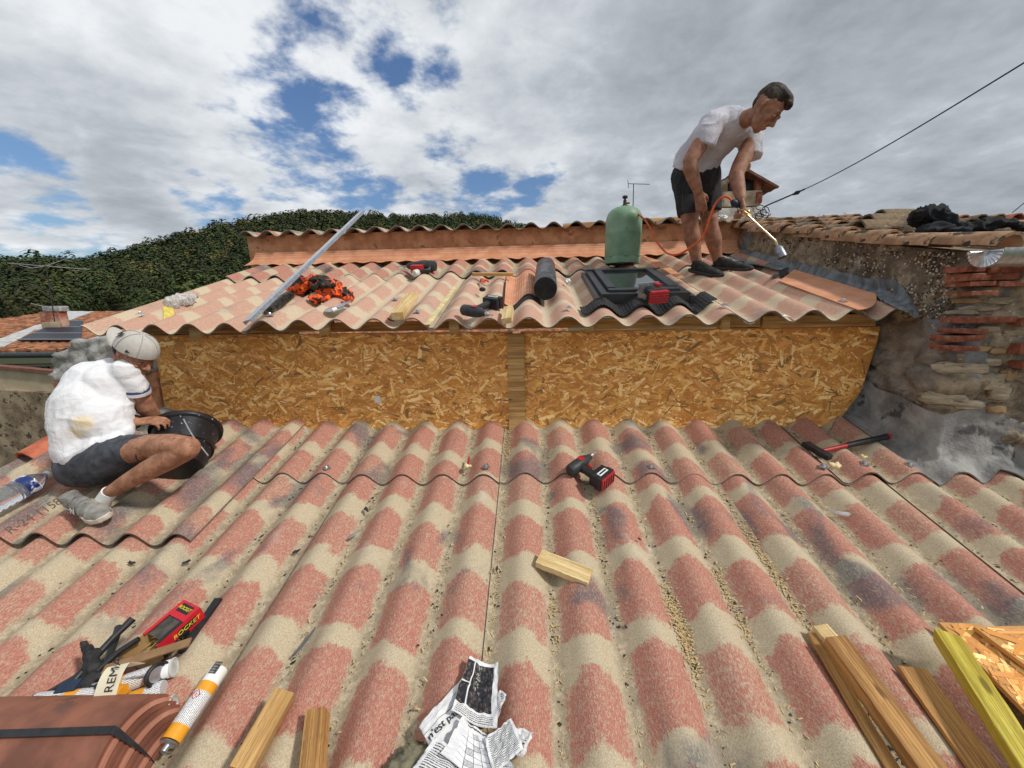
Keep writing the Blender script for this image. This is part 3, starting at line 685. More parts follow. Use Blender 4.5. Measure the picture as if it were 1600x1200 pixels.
# orange ribbed strip on the sheets
so_ = []
cor = [Up(1217, 438, .07), Up(1240, 424, .075), Up(1378, 466, .075), Up(1352, 487, .07)]
P = []
for i in range(31):
    u = i/30; a = cor[0].lerp(cor[3], u); b_ = cor[1].lerp(cor[2], u); r = []
    for j in range(11):
        v = j/10; q = a.lerp(b_, v)
        if u > .93: q.y += (u-.93)*.6*(2*v-1)**2
        q.z = UH+US*q.y+CH+.014+.02*v*v; r.append(q)
    P.append(r)
o = MB().slab(P, .004, (0, -.3, 1)).build('ribbed_flashing', M_rib, None, ang=60)
with_uv(o, lambda c: (c.y, c.x*.8)); tag(o, 'long ribbed orange flashing strip tucked under the grey side flashing', 'flashing')
a = Up(1205, 446, .08)
# tiles
M_tile = mat('old_clay_tile', lin(134, 100, 74), .9, c2=lin(182, 146, 112), scale=10, bump=.003, bscale=50, c3=lin(58, 50, 42), t3=.54, s3=14)
M_tiled = mat('lichen_tile', lin(92, 80, 64), .95, c2=lin(132, 112, 86), scale=14, bump=.004, bscale=50, c3=lin(172, 168, 156), t3=.60, s3=26)
M_tiler = mat('red_clay_tile', lin(160, 80, 56), .9, c2=lin(196, 116, 88), scale=10, bump=.003, c3=lin(96, 62, 48), t3=.6, s3=12)
def halfpipe(L, r0, r1, th=.012, n=14, span=math.pi*.95, wob=0.0, m=8):
    P = []
    for i in range(m+1):
        u = i/m; r = r0+(r1-r0)*u
        P.append([Vector((L*u, r*math.cos(a), r*math.sin(a)+wob*fb(u*3, a*2))) for a in (math.pi/2+span*(k/n-.5) for k in range(n+1))])
    b = MB(); b0 = len(b.v)
    vs = [p for r in P for p in r]; N = len(vs); inn = []
    for i in range(m+1):
        u = i/m; r = r0+(r1-r0)*u-th
        inn += [Vector((L*u, r*math.cos(a), r*math.sin(a)+wob*fb(u*3, a*2))) for a in (math.pi/2+span*(k/n-.5) for k in range(n+1))]
    fs = []; w = n+1
    for i in range(m):
        for j in range(n):
            q = (i*w+j, (i+1)*w+j, (i+1)*w+j+1, i*w+j+1); fs += [q, tuple(N+x for x in q[::-1])]
    for i in range(m):
        for j in (0, n): fs.append((i*w+j, i*w+j+N, (i+1)*w+j+N, (i+1)*w+j))
    for j in range(n):
        for i in (0, m): fs.append((i*w+j, i*w+j+1, i*w+j+1+N, i*w+j+N))
    return b.add(vs+inn, fs)
def tile(a, b_, r, m, parent, roll=0, r1=None, name='roof_tile'):
    M, ln = frame3(Vector(a), Vector(b_)); o = halfpipe(ln, r, r1 or r*.82, wob=.004).build(name, m, parent, ang=50); o.matrix_world = M @ Matrix.Rotation(roll, 4, 'X'); return o
yy = 1.72; k = 0
while yy < 3.75:
    z = wtop(yy)+(.02 if yy > 1.8 else .0); x = 1.95-(yy-1.9)*.054
    ln = .42
    tile((x+rng.uniform(-.015, .015), yy, z-.012), (x+rng.uniform(-.01, .01)-.02, yy+ln, z-.022+ln*.25-.012), .064, M_tile, hs, roll=rng.uniform(-.1, .1)); yy += .26; k += 1
for row in range(1, 7):
    yy = 1.74+rng.uniform(-.02, .02)
    while yy < 4.2:
        x = 1.97+row*.205+rng.uniform(-.01, .01)-(yy-1.9)*.03; z = wtop(yy)-.055+row*.004
        tile((x, yy, z+.012), (x, yy+.42, z+.42*.25-.012), .085, M_tile if rng.random() < .5 else M_tiled, hs); yy += .33
MB().add([(1.93, 1.8, wtop(1.8)-.02), (4, 1.8, wtop(1.8)-.02), (4, 4.3, wtop(4.3)-.06), (1.86, 4.3, wtop(4.3)-.06)], [(0, 1, 2, 3)]).build('roof_deck', M_tiled, hs, smooth=False)
# cross rows of thick lichen tiles stacked near the edge
for (ax, ay, bxx, by, Y, r) in ((1338, 362, 1440, 358, 2.9, .075), (1352, 352, 1450, 348, 3.05, .075), (1372, 343, 1460, 340, 3.2, .07)):
    pa, pb = atY(ax, ay, Y), atY(bxx, by, Y); tile(pa, pb, r, M_tiled, hs, r1=r*.95)
ridx = [1195, 1232, 1262, 1300, 1338, 1380, 1420, 1455, 1500, 1545, 1590, 1640]
for i, (x0, x1) in enumerate(zip(ridx, ridx[1:])):
    Y = 4.9; pa, pb = atY(x0, 352-.004*(x0-1200)+rng.uniform(-1, 1), Y), atY(x1+8, 352-.004*(x1-1200), Y)
    tile(pa, pb, .085, M_tiler if i % 3 else M_tiled, hs, r1=.07, name='ridge_tile')
MB().add([(1.9, 4.3, wtop(4.3)-.06), (6.5, 4.3, wtop(4.3)-.06), (6.5, 4.95, atY(1400, 356, 4.95).z), (1.9, 4.95, atY(1400, 356, 4.95).z)], [(0, 1, 2, 3)]).build('upper_deck', M_tiled, hs, smooth=False)
for i in range(30):
    x = 2.35+i*.17; tile((x, 4.30, wtop(4.3)-.06), (x, 4.85, atY(1400, 352, 4.85).z-.06), .075, (M_tiler, M_tiled, M_tile)[i % 3], hs)
# gutter with scalloped end
ga = atY(1541, 392, 1.66); gb = ga+Vector((1.4, -.02, -.005)); M, ln = frame3(ga, gb)
g = halfpipe(ln, .062, .062, .003, 20, math.pi*1.04); o = g.build('gutter', M_steel, hs, ang=50); o.matrix_world = M @ Matrix.Rotation(math.pi, 4, 'X')
en = MB(); ring = [[Vector((-.001-.004*(k % 2), rr*math.cos(a), -rr*math.sin(a))) for k, a in enumerate(math.pi*q/28 for q in range(29))] for rr in (.062, .052, .02)]
vs = [p for r in ring for p in r]+[Vector((-.002, 0, 0))]
fs = [(i*29+j, i*29+j+1, (i+1)*29+j+1, (i+1)*29+j) for i in range(2) for j in range(28)]+[(58+j, 59+j, 87) for j in range(28)]
o = en.add(vs, fs).build('gutter_end', M_steel, hs, ang=10); o.matrix_world = M
o = MB().tube([(0, .062, 0), (ln, .062, 0)], .008, 10).build('gutter_bead', M_steel, hs); o.matrix_world = M
# neighbouring orange tile at the far right below
a, b_ = atY(1583, 672, 1.9), atY(1640, 712, 1.75); tl = tile(a, b_, .05, M_terra, None, r1=.05, name='clay_tile')
tag(tl, 'single orange clay tile poking out at the right edge beside the cement', 'tile')

# chimney behind the standing worker
ch = root('tiled_chimney', 'old brick chimney with a tiled gable hood behind the standing worker', 'chimney', atY(1160, 335, 4.3))
cb = atY(1160, 335, 4.3)
def C_(x, y, dY=0): return atY(x, y, 4.3+dY)-cb
def cbox(name, x0, y0, x1, y1, dep, m, dY=0, bev=.006):
    a, b_ = C_(x0, y1, dY), C_(x1, y0, dY); c = (a+b_)/2
    q = MB().box((0, 0, 0), (b_.x-a.x, dep, b_.z-a.z)); o = q.build(name, m, ch, bevel=bev); o.location = (c.x, dY+dep/2, c.z); return o
M_ch = mat('chimney_render', lin(150, 132, 108), .95, c2=lin(196, 182, 158), scale=9, bump=.006, c3=lin(120, 74, 54), t3=.6, s3=10)
cbox('chimney_base', 1122, 323, 1194, 352, .42, mat('peeling_white', lin(160, 156, 148), .85, c2=lin(206, 204, 198), scale=8, bump=.01, c3=lin(120, 110, 98), t3=.58, s3=10), -.02)
cbox('chimney_shaft', 1127, 297, 1191, 323, .38, M_ch)
cbox('chimney_pier', 1180, 278, 1191, 299, .36, M_brick, .005); cbox('chimney_pier', 1128, 282, 1138, 299, .36, M_ch, .005); cbox('flue_core', 1138, 282, 1180, 298, .3, M_black, .05)
cbox('brick_patch', 1181, 299, 1192.5, 317, .03, M_brick, -.012)
for (x0, y0, x1, y1) in ((1218, 291, 1162, 259), (1120, 296, 1164, 262)):
    a, b_ = C_(x0, y0, -.06), C_(x1, y1, -.06)
    q = MB(); d = Vector((0, .5, 0)); nrm = (b_-a).cross(d).normalized(); nrm = nrm if nrm.z > 0 else -nrm
    q.slab([[a.lerp(b_, i/8)+d*(j/20)+nrm*(.012*abs(math.sin(j*math.pi/5))+.004*fb(i, j)) for j in range(21)] for i in range(9)], .022, nrm)
    q.build('hood_slope', mat('dark_tile', lin(96, 62, 50), .9, c2=lin(128, 92, 74), scale=10, bump=.004) if x0 > 1200 else M_tiled, ch, ang=60)
o = MB().tube([C_(1165, 261, -.08), C_(1166, 258, .45)], .045, 12).build('hood_ridge', M_tile, ch)

def cable(pts, r, name, label, cat, m, knots=()):
    rt = root(name, label, cat, Matrix.Translation(pts[0])); P = [p-pts[0] for p in pts]
    MB().tube(P, r, 8).build('wire', m, rt)
    return rt
a = atY(1196, 322, 4.2); b_ = atY(1610, 92, 1.9)
pts = [a.lerp(b_, i/40)-Vector((0, 0, .05*math.sin(math.pi*i/40))) for i in range(41)]
w1 = cable(pts, .0035, 'stay_cable', 'long twisted stay cable rising from the chimney to the top right corner', 'cable', M_blackr)
tw = MB(); p0 = pts[0]
for s_ in (0, math.pi):
    tw.tube([p-p0+Vector((0, .006*math.cos(i*2+s_), .006*math.sin(i*2+s_))) for i, p in enumerate([pts[0].lerp(pts[12], k/70) for k in range(71)])], .003, 6)
tw.build('twisted_strand', M_blackr, w1)
q = MB(); c0 = atY(1284, 272, 3.62)
q = MB(); ii = min(range(41), key=lambda i: abs((pts[i]-pts[0]).length/(pts[-1]-pts[0]).length-.24)); c = pts[ii]-p0; dr = (pts[ii+1]-pts[ii]).normalized()
q.sph(c, .02, sc=(1, .8, .8)).tube([c-dr*.06, c-dr*.02], [.008, .014], 8).tube([c+dr*.02, c+dr*.05], [.014, .006], 8).build('insulator', M_blackr, w1)
q = MB()
for i in range(5):
    cc = Vector((rng.uniform(-.05, .02), 0, rng.uniform(-.08, .02))); R_ = Matrix.Rotation(rng.uniform(0, 3), 3, 'X')
    q.tube([cc+R_@Vector((.045*math.cos(t_)*rng.uniform(.8, 1.1), .02*math.sin(t_), .05*math.sin(t_))) for t_ in (k*.5 for k in range(13))], .004, 6)
q.build('knot', M_blackr, w1)
a, b_ = atY(1582, 332, 4.6), atY(1640, 285, 3.6); cable([a, a.lerp(b_, .5), b_], .004, 'stay_cable', 'short thin cable at the right edge beyond the black jacket', 'cable', M_blackr)
a, b_ = atY(1215, 311, 4.25), atY(1615, 98, 2.0)
def antenna(x, y0, y1, Y, lab, els, r=.006):
    base = atY(x, y1, Y); top = atY(x+(0), y0, Y); rt = root('aerial', lab, 'antenna', Matrix.Translation(base))
    t_ = top-base; 
    if x < 800: t_ = Vector((t_.x-.0, 0, t_.z))
    MB().tube([Vector((0, 0, -.8)), t_], r, 6).build('mast', M_steel if x < 800 else M_blackr, rt)
    for (x0, yy0, x1, yy1) in els:
        MB().tube([atY(x0, yy0, Y)-base, atY(x1, yy1, Y)-base], r*.7, 6).build('antenna_rod', M_steel if x < 800 else M_blackr, rt)
    return rt
antenna(990, 287, 330, 8, 'thin dark television aerial rising behind the gas bottle', ((982, 287, 1015, 288), (981, 281, 982, 294)), .008)

# ------------------------------------------------------------------ things to the left
sb = root('masonry_stub', 'stub of orange roughcast masonry topped with lumpy grey cement behind the crouching worker', 'wall', (0, 0, 0))
def lump(name, pts, parent, m, y0, y1, amp=.02, sc=7, M=None, vox=.02):
    """solid body: outline in pixels at depth y0, extruded to y1, roughened"""
    poly = [(lambda p: (p.x, p.z))(atY(x, y, y0)) for x, y in pts]
    b = MB().prismy(poly, y0, y1); return remesh(name, b, m, parent, vox, 3, lambda p, n: p+n*amp*fb(p.x*sc, p.y*sc+p.z*sc*1.3, p.z*sc))
def remesh(name, mb, m, parent, vox, it=4, disp=None, fac=.6, M=None):
    me = bpy.data.meshes.new(name+'_src'); me.from_pydata(mb.v, [], mb.f)
    bm = bmesh.new(); bm.from_mesh(me); bmesh.ops.recalc_face_normals(bm, faces=bm.faces); bm.to_mesh(me); bm.free()
    tmp = bpy.data.objects.new('tmp', me); COL.objects.link(tmp)
    r = tmp.modifiers.new('r', 'REMESH'); r.mode = 'VOXEL'; r.voxel_size = vox; r.use_smooth_shade = True
    if it: s_ = tmp.modifiers.new('s', 'SMOOTH'); s_.iterations = it; s_.factor = fac
    dg = bpy.context.evaluated_depsgraph_get(); dg.update()
    out = bpy.data.meshes.new_from_object(tmp.evaluated_get(dg)); bpy.data.objects.remove(tmp); bpy.data.meshes.remove(me)
    out.name = name
    if disp:
        ns = [(v.co.copy(), v.normal.copy()) for v in out.vertices]
        for v, (p, n) in zip(out.vertices, ns): v.co = disp(p, n)
    out.materials.clear(); out.materials.append(m)
    for p in out.polygons: p.use_smooth = True
    o = bpy.data.objects.new(name, out); COL.objects.link(o)
    if parent: o.parent = parent
    if M is not None: o.matrix_world = M
    return o
lump('masonry_body', [(80, 585), (245, 560), (262, 700), (100, 715), (88, 650)], sb, M_orange_render, 2.28, 2.62, .02, 9)
lump('cement_cap', [(76, 598), (78, 566), (92, 545), (120, 532), (160, 525), (255, 522), (250, 580), (160, 598), (112, 606), (92, 594)], sb, M_mortar, 2.25, 2.65, .035, 13)
lump('cement_toe', [(82, 726), (90, 690), (100, 670), (250, 640), (262, 690), (180, 720), (110, 745), (95, 745)], sb, M_mortar, 2.12, 2.4, .02, 10)
a, b_ = Lp(45, 722, .04), Lp(100, 690, .06); tl = tile(a, b_, .07, M_tiler, None, r1=.07, name='clay_tile'); tag(tl, 'red clay tile at the left roof edge below the masonry stub', 'tile')
nw = root('roughcast_wall', 'low brown roughcast wall with a pale band and tile coping at the left edge', 'wall', (0, 0, 0))
def wq(y0l, y0r, y1l, y1r, Y, name, m, th=.15):
    a, b_, c, d = atY(-260, y0l, Y), atY(130, y0r, Y), atY(130, y1r, Y), atY(-260, y1l, Y)
    P = [[a.lerp(d, j/6).lerp(b_.lerp(c, j/6), i/20)+Vector((0, .006*fb(i, j), 0)) for j in range(7)] for i in range(21)]
    MB().slab(P, th, (0, -1, 0)).build(name, m, nw, ang=60)
wq(595, 617, 1500, 1500, 3.60, 'roughcast_face', M_rough)
wq(553, 590, 605, 618, 3.66, 'pale_band', mat('pale_render', lin(172, 158, 132), .9, var=.1, scale=8, bump=.002))
wq(549, 584, 553, 588, 3.62, 'tile_coping', mat('brown_coping', lin(116, 76, 62), .9), .08)
# neighbour house with tiled roof, solar panel and chimney
nh = root('tiled_house', 'distant house at the left with a red tile roof, metal flashing and solar panel', 'house', (0, 0, 0))
def npt(x, y):                                # plane of that roof through eave and ridge lines
    n = NPL; d = ray(x, y); return d*(n[1]/d.dot(n[0]))
e0, e1, r0_ = atY(-200, 552, 8.5), atY(77, 549, 8.5), atY(0, 491, 14.5)
nn_ = (e1-e0).cross(r0_-e0).normalized(); NPL = (nn_, e0.dot(nn_))
P = []
xa, xb_ = e0.x-3, 1.0
for i in range(240):
    r = []
    for j in range(34):
        x = xa+(xb_-xa)*i/239; y = 8.5+(14.6-8.5)*j/33
        z = (NPL[1]-nn_.x*x-nn_.y*y)/nn_.z
        r.append(Vector((x, y, z+.05*abs(math.cos(x*math.pi/.24))+.02*(1-(j % 2))+.02*fb(x*3, y*3))))
    P.append(r)
MB().slab(P, .06, (0, 0, 1)).build('tiled_roof', mat('weathered_tiles', lin(128, 74, 48), .9, c2=lin(172, 118, 82), scale=4, c3=lin(84, 66, 50), t3=.52, s3=5, bump=.01, bscale=14), nh, smooth=False)
def npq(name, pts, m, off=.07, th=.04):
    q = [npt(*p)+Vector((0, 0, off)) for p in pts]
    P = [[q[0].lerp(q[3], j/8).lerp(q[1].lerp(q[2], j/8), i/8)+Vector((0, 0, .015*fb(i*.7, j*.7) if name == 'metal_flashing' else 0)) for j in range(9)] for i in range(9)]
    return MB().slab(P, th, (0, 0, 1)).build(name, m, nh, ang=40)
M_foil = mat('foil_flashing', (.62, .61, .57), .4, .5, var=.2, scale=6, bump=.02, bscale=3)
npq('metal_flashing', [(-30, 545), (8, 546), (76, 508), (56, 512)], M_foil)
npq('metal_flashing', [(52, 520), (76, 517), (148, 490), (108, 490)], M_foil, .09)
sp_ = npq('solar_panel', [(30, 538), (128, 538), (131, 507), (96, 507)], mat('solar_glass', lin(26, 30, 44), .5, 0, var=.1, spec=.3), .12, .03)
for k in range(4):
    a, b_ = npt(96-66*k/3, 507+31*k/3), npt(131-3*k/3, 507+31*k/3); M, ln = frame3(a+Vector((0, 0, .13)), b_+Vector((0, 0, .13)))
    o = MB().box((ln/2, 0, 0), (ln, .03, .02)).build('panel_rail', M_steel, nh); o.matrix_world = M
pn = MB().box((-14, 8.75, -5), (26, .1, 8.0)); 
nwz = npt(40, 549).z
MB().box((-9, 8.9, nwz-.35-4), (15, .2, 8)).build('house_wall', mat('house_render', lin(150, 140, 118), .9, var=.1, scale=3), nh)
a, b_ = atY(-150, 557, 8.4), atY(110, 554, 8.4); MB().tube([a, b_], .07, 10).build('gutter', mat('dark_zinc', lin(62, 66, 68), .5, .4), nh)
a, b_ = atY(50, 573, 8.75), atY(78, 588, 8.75); MB().box(tuple((a+b_)/2), (b_.x-a.x, .06, abs(b_.z-a.z))).build('window', mat('dark_window', (.02, .025, .03), .2), nh)
for k in range(3):
    x = 55+k*9; a, b_ = atY(x, 573, 8.7), atY(x, 588, 8.7); MB().tube([a, b_], .015, 6).build('window_bar', M_grey, nh)
cc = root('brick_chimney', 'square brick chimney with a whitish cement head on the left neighbour roof', 'chimney', atY(82, 510, 11))
cb2 = atY(82, 512, 11)
def cb3(n_, x0, y0, x1, y1, d, m):
    a, b_ = atY(x0, y1, 11)-cb2, atY(x1, y0, 11)-cb2; c = (a+b_)/2; o = MB().box((0, 0, 0), (b_.x-a.x, d, b_.z-a.z)).build(n_, m, cc, bevel=.02); o.location = (c.x, c.y, c.z)
cc.location = cb2
cb3('chimney_shaft', 76, 487, 98, 525, .22, mat('brick_mottled', lin(150, 84, 62), .9, c2=lin(186, 150, 128), scale=5, bump=.01)); cb3('chimney_head', 75, 478, 99, 487, .26, M_mortar); cb3('cement_collar', 75, 503, 99, 514, .25, mat('pale_render', (1, 1, 1)))
ab = atY(80, 480, 10.6); an = root('aerial', 'tall rooftop aerial with long horizontal rods above the left brick chimney', 'antenna', Matrix.Translation(ab))
MB().tube([Vector((0, 0, -.4)), atY(72, 415, 10.6)-ab], .013, 6).build('mast', M_grey, an)
for e_ in (((12, 411), (140, 421)), ((30, 414), (50, 419)), ((50, 419), (68, 416)), ((48, 474), (84, 482)), ((73, 415), (105, 404))):
    MB().tube([atY(*e_[0], 10.6)-ab, atY(*e_[1], 10.6)-ab], .007, 6).build('antenna_rod', M_steel, an)

# ------------------------------------------------------------------ loose timbers and boards
def timber(name, a, b_, w, h, m, sf, off, label, cat='timber', group=None, tilt=0, lift=0, ext=0, end=None):
    M, ln = frame(sf, a, b_, off, tilt=tilt); ln += ext
    q = MB(); n = 24
    rs = []
    for i in range(n+1):
        x = ln*i/n; dx = .0012*fb(i*.4, w*50); rs.append([Vector((x, sy_*w/2+dx, sz_*h/2+h/2+dx)) for sy_, sz_ in ((-1, -1), (1, -1), (1, 1), (-1, 1))])
    if end: 
        for p in rs[0]: p.x += end*(p.y/w)
    q.rings(rs); o = q.build(name, m, None, bevel=.0018); o.matrix_world = M @ Matrix.Translation((0, 0, lift)); return tag(o, label, cat, group)
timber('wood_offcut', (842, 876), (922, 908), .062, .027, M_woodpale, Lp, .05, 'small pale pine block lying across two ridges in the middle of the lower roof', 'wood block')
timber('wood_offcut', (444, 1090), (385, 1196), .052, .045, M_wood, Lp, .052, 'thick square pine offcut lying askew left of the newspapers', 'wood block', ext=.02, tilt=-.35)
timber('wood_offcut', (501, 1118), (492, 1230), .048, .04, M_woodold, Lp, .052, 'dirty pine offcut with a chamfered end cut by the bottom edge', 'wood block', end=.012, tilt=.1)
timber('wood_beam', (1300, 1010), (1462, 1235), .056, .05, M_woodold, Lp, .062, 'long brown square batten at the lower right with a dark knot', 'timber', tilt=.12)
timber('wood_offcut', (1278, 983), (1312, 1022), .045, .022, M_woodpale, Lp, .058, 'short pale cut end sticking out under the long brown batten', 'wood block')
timber('wood_strip', (1268, 992), (1400, 1215), .03, .012, M_woodold, Lp, .052, 'thin splintered dark slat lying beside the long brown batten', 'timber', lift=0)
timber('wood_strip', (1422, 1046), (1560, 1240), .07, .012, M_woodold, Lp, .052, 'rough bark edged strip of wood between the brown batten and the yellow post', 'timber')
timber('yellow_post', (1478, 1012), (1604, 1215), .046, .056, M_woodyel, Lp, .082, 'bright yellow treated square post at the lower right', 'timber', ext=.1, end=.02, tilt=.3, lift=.01)
timber('wood_offcut', (646, 466), (622, 500), .062, .04, M_woodpale, Up, .05, 'pale pine block near the dormer eave, left of the cordless drill', 'wood block', group=None)
timber('wood_offcut', (796, 486), (793, 506), .05, .03, M_woodpale, Up, .045, 'small pine chunk at the eave right of the cordless driver', 'wood block', tilt=.2)
timber('wood_batten', (738, 431), (802, 431), .028, .022, M_wood, Up, .075, 'short pine batten resting on the orange ribbed strip', 'timber')
timber('yellow_shim', (712, 448), (668, 508), .03, .004, mat('pale_paper', lin(204, 190, 140), .8), Up, .03, 'narrow pale strip lying in a valley of the dormer roof', 'strip')
def board(px, label, off, n=3500, th=.012, name='flake_board'):
    pts = [Lp(x, y, off) for x, y in px]; o0 = pts[0]; x_ = (pts[1]-pts[0]).normalized(); nrm = Vector((0, -LS, 1)).normalized()
    y_ = nrm.cross(x_).normalized(); nrm = x_.cross(y_)
    poly = [((p-o0).dot(x_), (p-o0).dot(y_)) for p in pts]
    # local x-z board, front at -y  ->  world x_, y_ , front = +nrm
    M = Matrix((x_, -nrm, y_)).transposed().to_4x4(); M.translation = o0
    o = osb(name, poly, 0, None, M, n, th, tint=1.05); return tag(o, label, 'board')
board([(1467, 972), (1530, 975), (1760, 1165), (1760, 1260), (1630, 1140)], 'flake board offcut at the lower right edge, under the other one', .085, 7000)
board([(1522, 979), (1720, 976), (1800, 1130), (1640, 1068)], 'flake board scrap on top of the other at the lower right edge', .108, 5200)

# ------------------------------------------------------------------ steel stud
pa, pb = Up(389, 506, .062), atY(567, 333, 3.35); M, ln = frame3(pa, pb, (-.3, -.8, .5))
st = MB(); w = .048
st.add([], []); prof_ = [(-w/2, .02), (-w/2, 0), (w/2, 0), (w/2, .02), (w/2-.003, .02), (w/2-.003, .002), (-w/2+.003, .002), (-w/2+.003, .02)]
st.rings([[Vector((ln*i/30, y, z-.02)) for y, z in prof_] for i in range(31)])
o = st.build('steel_profile', M_steel, None, ang=30); o.matrix_world = M @ Matrix.Rotation(rad(180), 4, 'X'); tag(o, 'long galvanised steel channel leaning from the eave up over the back wall', 'profile')

# ------------------------------------------------------------------ gas cylinder, hose, torch
gb_ = Up(970, 414, .05); gz = zU(gb_.x, gb_.y)+.0; gc = Vector((gb_.x, gb_.y, UH+US*gb_.y+CH+.012))
gas = root('gas_bottle', 'tall green propane bottle standing behind the skylight', 'gas bottle', Matrix.Translation(gc+Vector((0, -.03, -.012))) @ Matrix.Rotation(rad(1), 4, 'Y') @ Matrix.Diagonal((.90, .90, .85, 1)))
M_green = mat('scuffed_green_paint', lin(104, 136, 108), .5, c2=lin(126, 156, 128), scale=7, bump=.0006, c3=lin(60, 74, 58), t3=.66, s3=16)
MB().lathe([(.13, .045), (.145, .055), (.1515, .09), (.152, .20), (.152, .255), (.1535, .262), (.1535, .27), (.152, .277), (.152, .37), (.148, .41), (.135, .445), (.112, .472), (.08, .49), (.045, .498), (.03, .50)], 48).build('bottle_body', M_green, gas)
MB().lathe([(.120, 0), (.151, 0), (.153, .03), (.147, .058), (.144, .058), (.146, .03), (.144, .004), (.120, .004)], 48).build('foot_ring', M_green, gas)
for k in range(7):
    a = k*.9+.2; MB().box((.1495*math.cos(a), .1495*math.sin(a), .062), (.012, .035, .012), Matrix.Rotation(a, 3, 'Z')).build('weld_tab', M_green, gas)
MB().lathe([(.034, .497), (.034, .507), (.018, .51), (.014, .53), (.014, .555), (.009, .558), (.009, .57), (.021, .573), (.023, .582), (.02, .592), (.006, .594)], 20).build('valve', M_black, gas)
MB().tube([(.01, -.005, .53), (.04, -.012, .528)], .010, 10).build('regulator', mat('brass', (.5, .33, .12), .35, .9), gas)
M_hose = mat('orange_hose', lin(206, 88, 44), .5, var=.12, scale=30)
hp = [(975, 322, 3.18), (990, 330, 3.14), (1006, 342, 3.06), (1016, 357, 3.0), (1026, 377, 2.92), (1038, 392, 2.82), (1050, 398, 2.74), (1064, 396, 2.66), (1080, 386, 2.60), (1096, 373, 2.58), (1104, 357, 2.56), (1109, 340, 2.55), (1116, 322, 2.54), (1124, 311, 2.53), (1133, 307, 2.52), (1140, 310, 2.51), (1145, 315, 2.50)]
def smooth(pts, k=6):
    P = [Vector(p) for p in pts]; out = []
    for i in range(len(P)-1):
        p0, p1, p2, p3 = P[max(i-1, 0)], P[i], P[i+1], P[min(i+2, len(P)-1)]
        for j in range(k):
            t_ = j/k; out.append(.5*((2*p1)+(-p0+p2)*t_+(2*p0-5*p1+4*p2-p3)*t_*t_+(-p0+3*p1-3*p2+p3)*t_**3))
    return out+[P[-1]]
o = MB().tube(smooth([atY(x, y, Y) for x, y, Y in hp]), .0068, 12).build('gas_hose', M_hose); tag(o, 'orange gas hose looping from the green bottle to the torch', 'hose')
tz = root('roofing_torch', 'gas torch with long brass lance and grey burner held by the standing worker', 'torch', Matrix.Translation(atY(1150, 320, 2.5)))
t0 = atY(1150, 320, 2.5)
def TT(x, y, Y): return atY(x, y, Y)-t0
MB().tube([TT(1143, 313, 2.5), TT(1147, 317, 2.5), TT(1154, 321, 2.5)], [.010, .021, .017], 14).build('regulator', mat('navy_plastic', lin(30, 44, 66), .5), tz)
MB().tube([TT(1152, 320, 2.5), TT(1163, 330, 2.5), TT(1170, 336, 2.5)], [.012, .012, .013], 12).build('handle', M_black, tz)
MB().tube([TT(1160, 330, 2.49), TT(1172, 338, 2.49)], .010, 10).lathe([(.012, 0), (.016, .004), (.012, .012)], 10, TT(1168, 332, 2.5), (0, 0, 1)).build('valve', MATS['brass'], tz)
MB().tube(smooth([TT(*p) for p in ((1165, 333, 2.49), (1185, 352, 2.46), (1206, 371, 2.43), (1212, 377, 2.42), (1215, 386, 2.42))]), .0055, 10).build('lance', mat('pale_brass', (.72, .60, .42), .3, .8), tz)
a, b_ = TT(1214, 384, 2.42), TT(1222, 402, 2.40); MB().tube([a, a.lerp(b_, .25), b_], [.010, .025, .028], 18).build('burner', mat('burnt_steel', (.22, .23, .25), .4, .8, var=.4), tz)
MB().sph(b_+(b_-a).normalized()*.003, .0245, sc=(1, 1, .2), R=(b_-a).to_track_quat('Z', 'Y').to_matrix()).build('burner_mouth', M_black, tz)

# ------------------------------------------------------------------ skylight
skx0, skx1, sky0, sky1 = .405, .885, 2.21, 2.86
nU = Vector((0, -US, 1)).normalized(); uU = Vector((0, 1, US)).normalized()
skM = Matrix(((1, 0, 0), tuple(uU), tuple(nU))).transposed().to_4x4(); skM.translation = Vector((skx0, sky0, UH+US*sky0+.035))
sk = root('roof_window', 'dark grey roof window with pleated black apron set in the dormer roof', 'roof window', skM)
w, l_ = skx1-skx0, (sky1-sky0)*math.sqrt(1+US*US)
def bar(n_, x0, y0, x1, y1, z0, z1, m=M_grey, bev=.003):
    o = MB().box((0, 0, 0), (x1-x0, y1-y0, z1-z0)).build(n_, m, sk, bevel=bev); o.location = ((x0+x1)/2, (y0+y1)/2, (z0+z1)/2); return o
bar('outer_frame', 0, 0, w, .035, -.02, .065); bar('outer_frame', 0, l_-.04, w, l_, -.02, .07); bar('outer_frame', 0, .035, .04, l_-.04, -.02, .063); bar('outer_frame', w-.04, .035, w, l_-.04, -.02, .063)
bar('sash', .045, .038, w-.045, .085, .04, .078); bar('sash', .045, l_-.09, w-.045, l_-.042, .04, .078); bar('sash', .045, .088, .09, l_-.093, .04, .082); bar('sash', w-.09, .088, w-.045, l_-.093, .04, .082)
bar('glass_pane', .09, .088, w-.09, l_-.093, .058, .064, mat('window_glass', (.03, .035, .035), .03, spec=.8, coat=.5), 0)
bar('side_trim', -.03, 0, -.003, l_, 0, .045); bar('side_trim', w+.003, 0, w+.03, l_, 0, .045)
P = []; ax0, ax1 = .29, 1.01
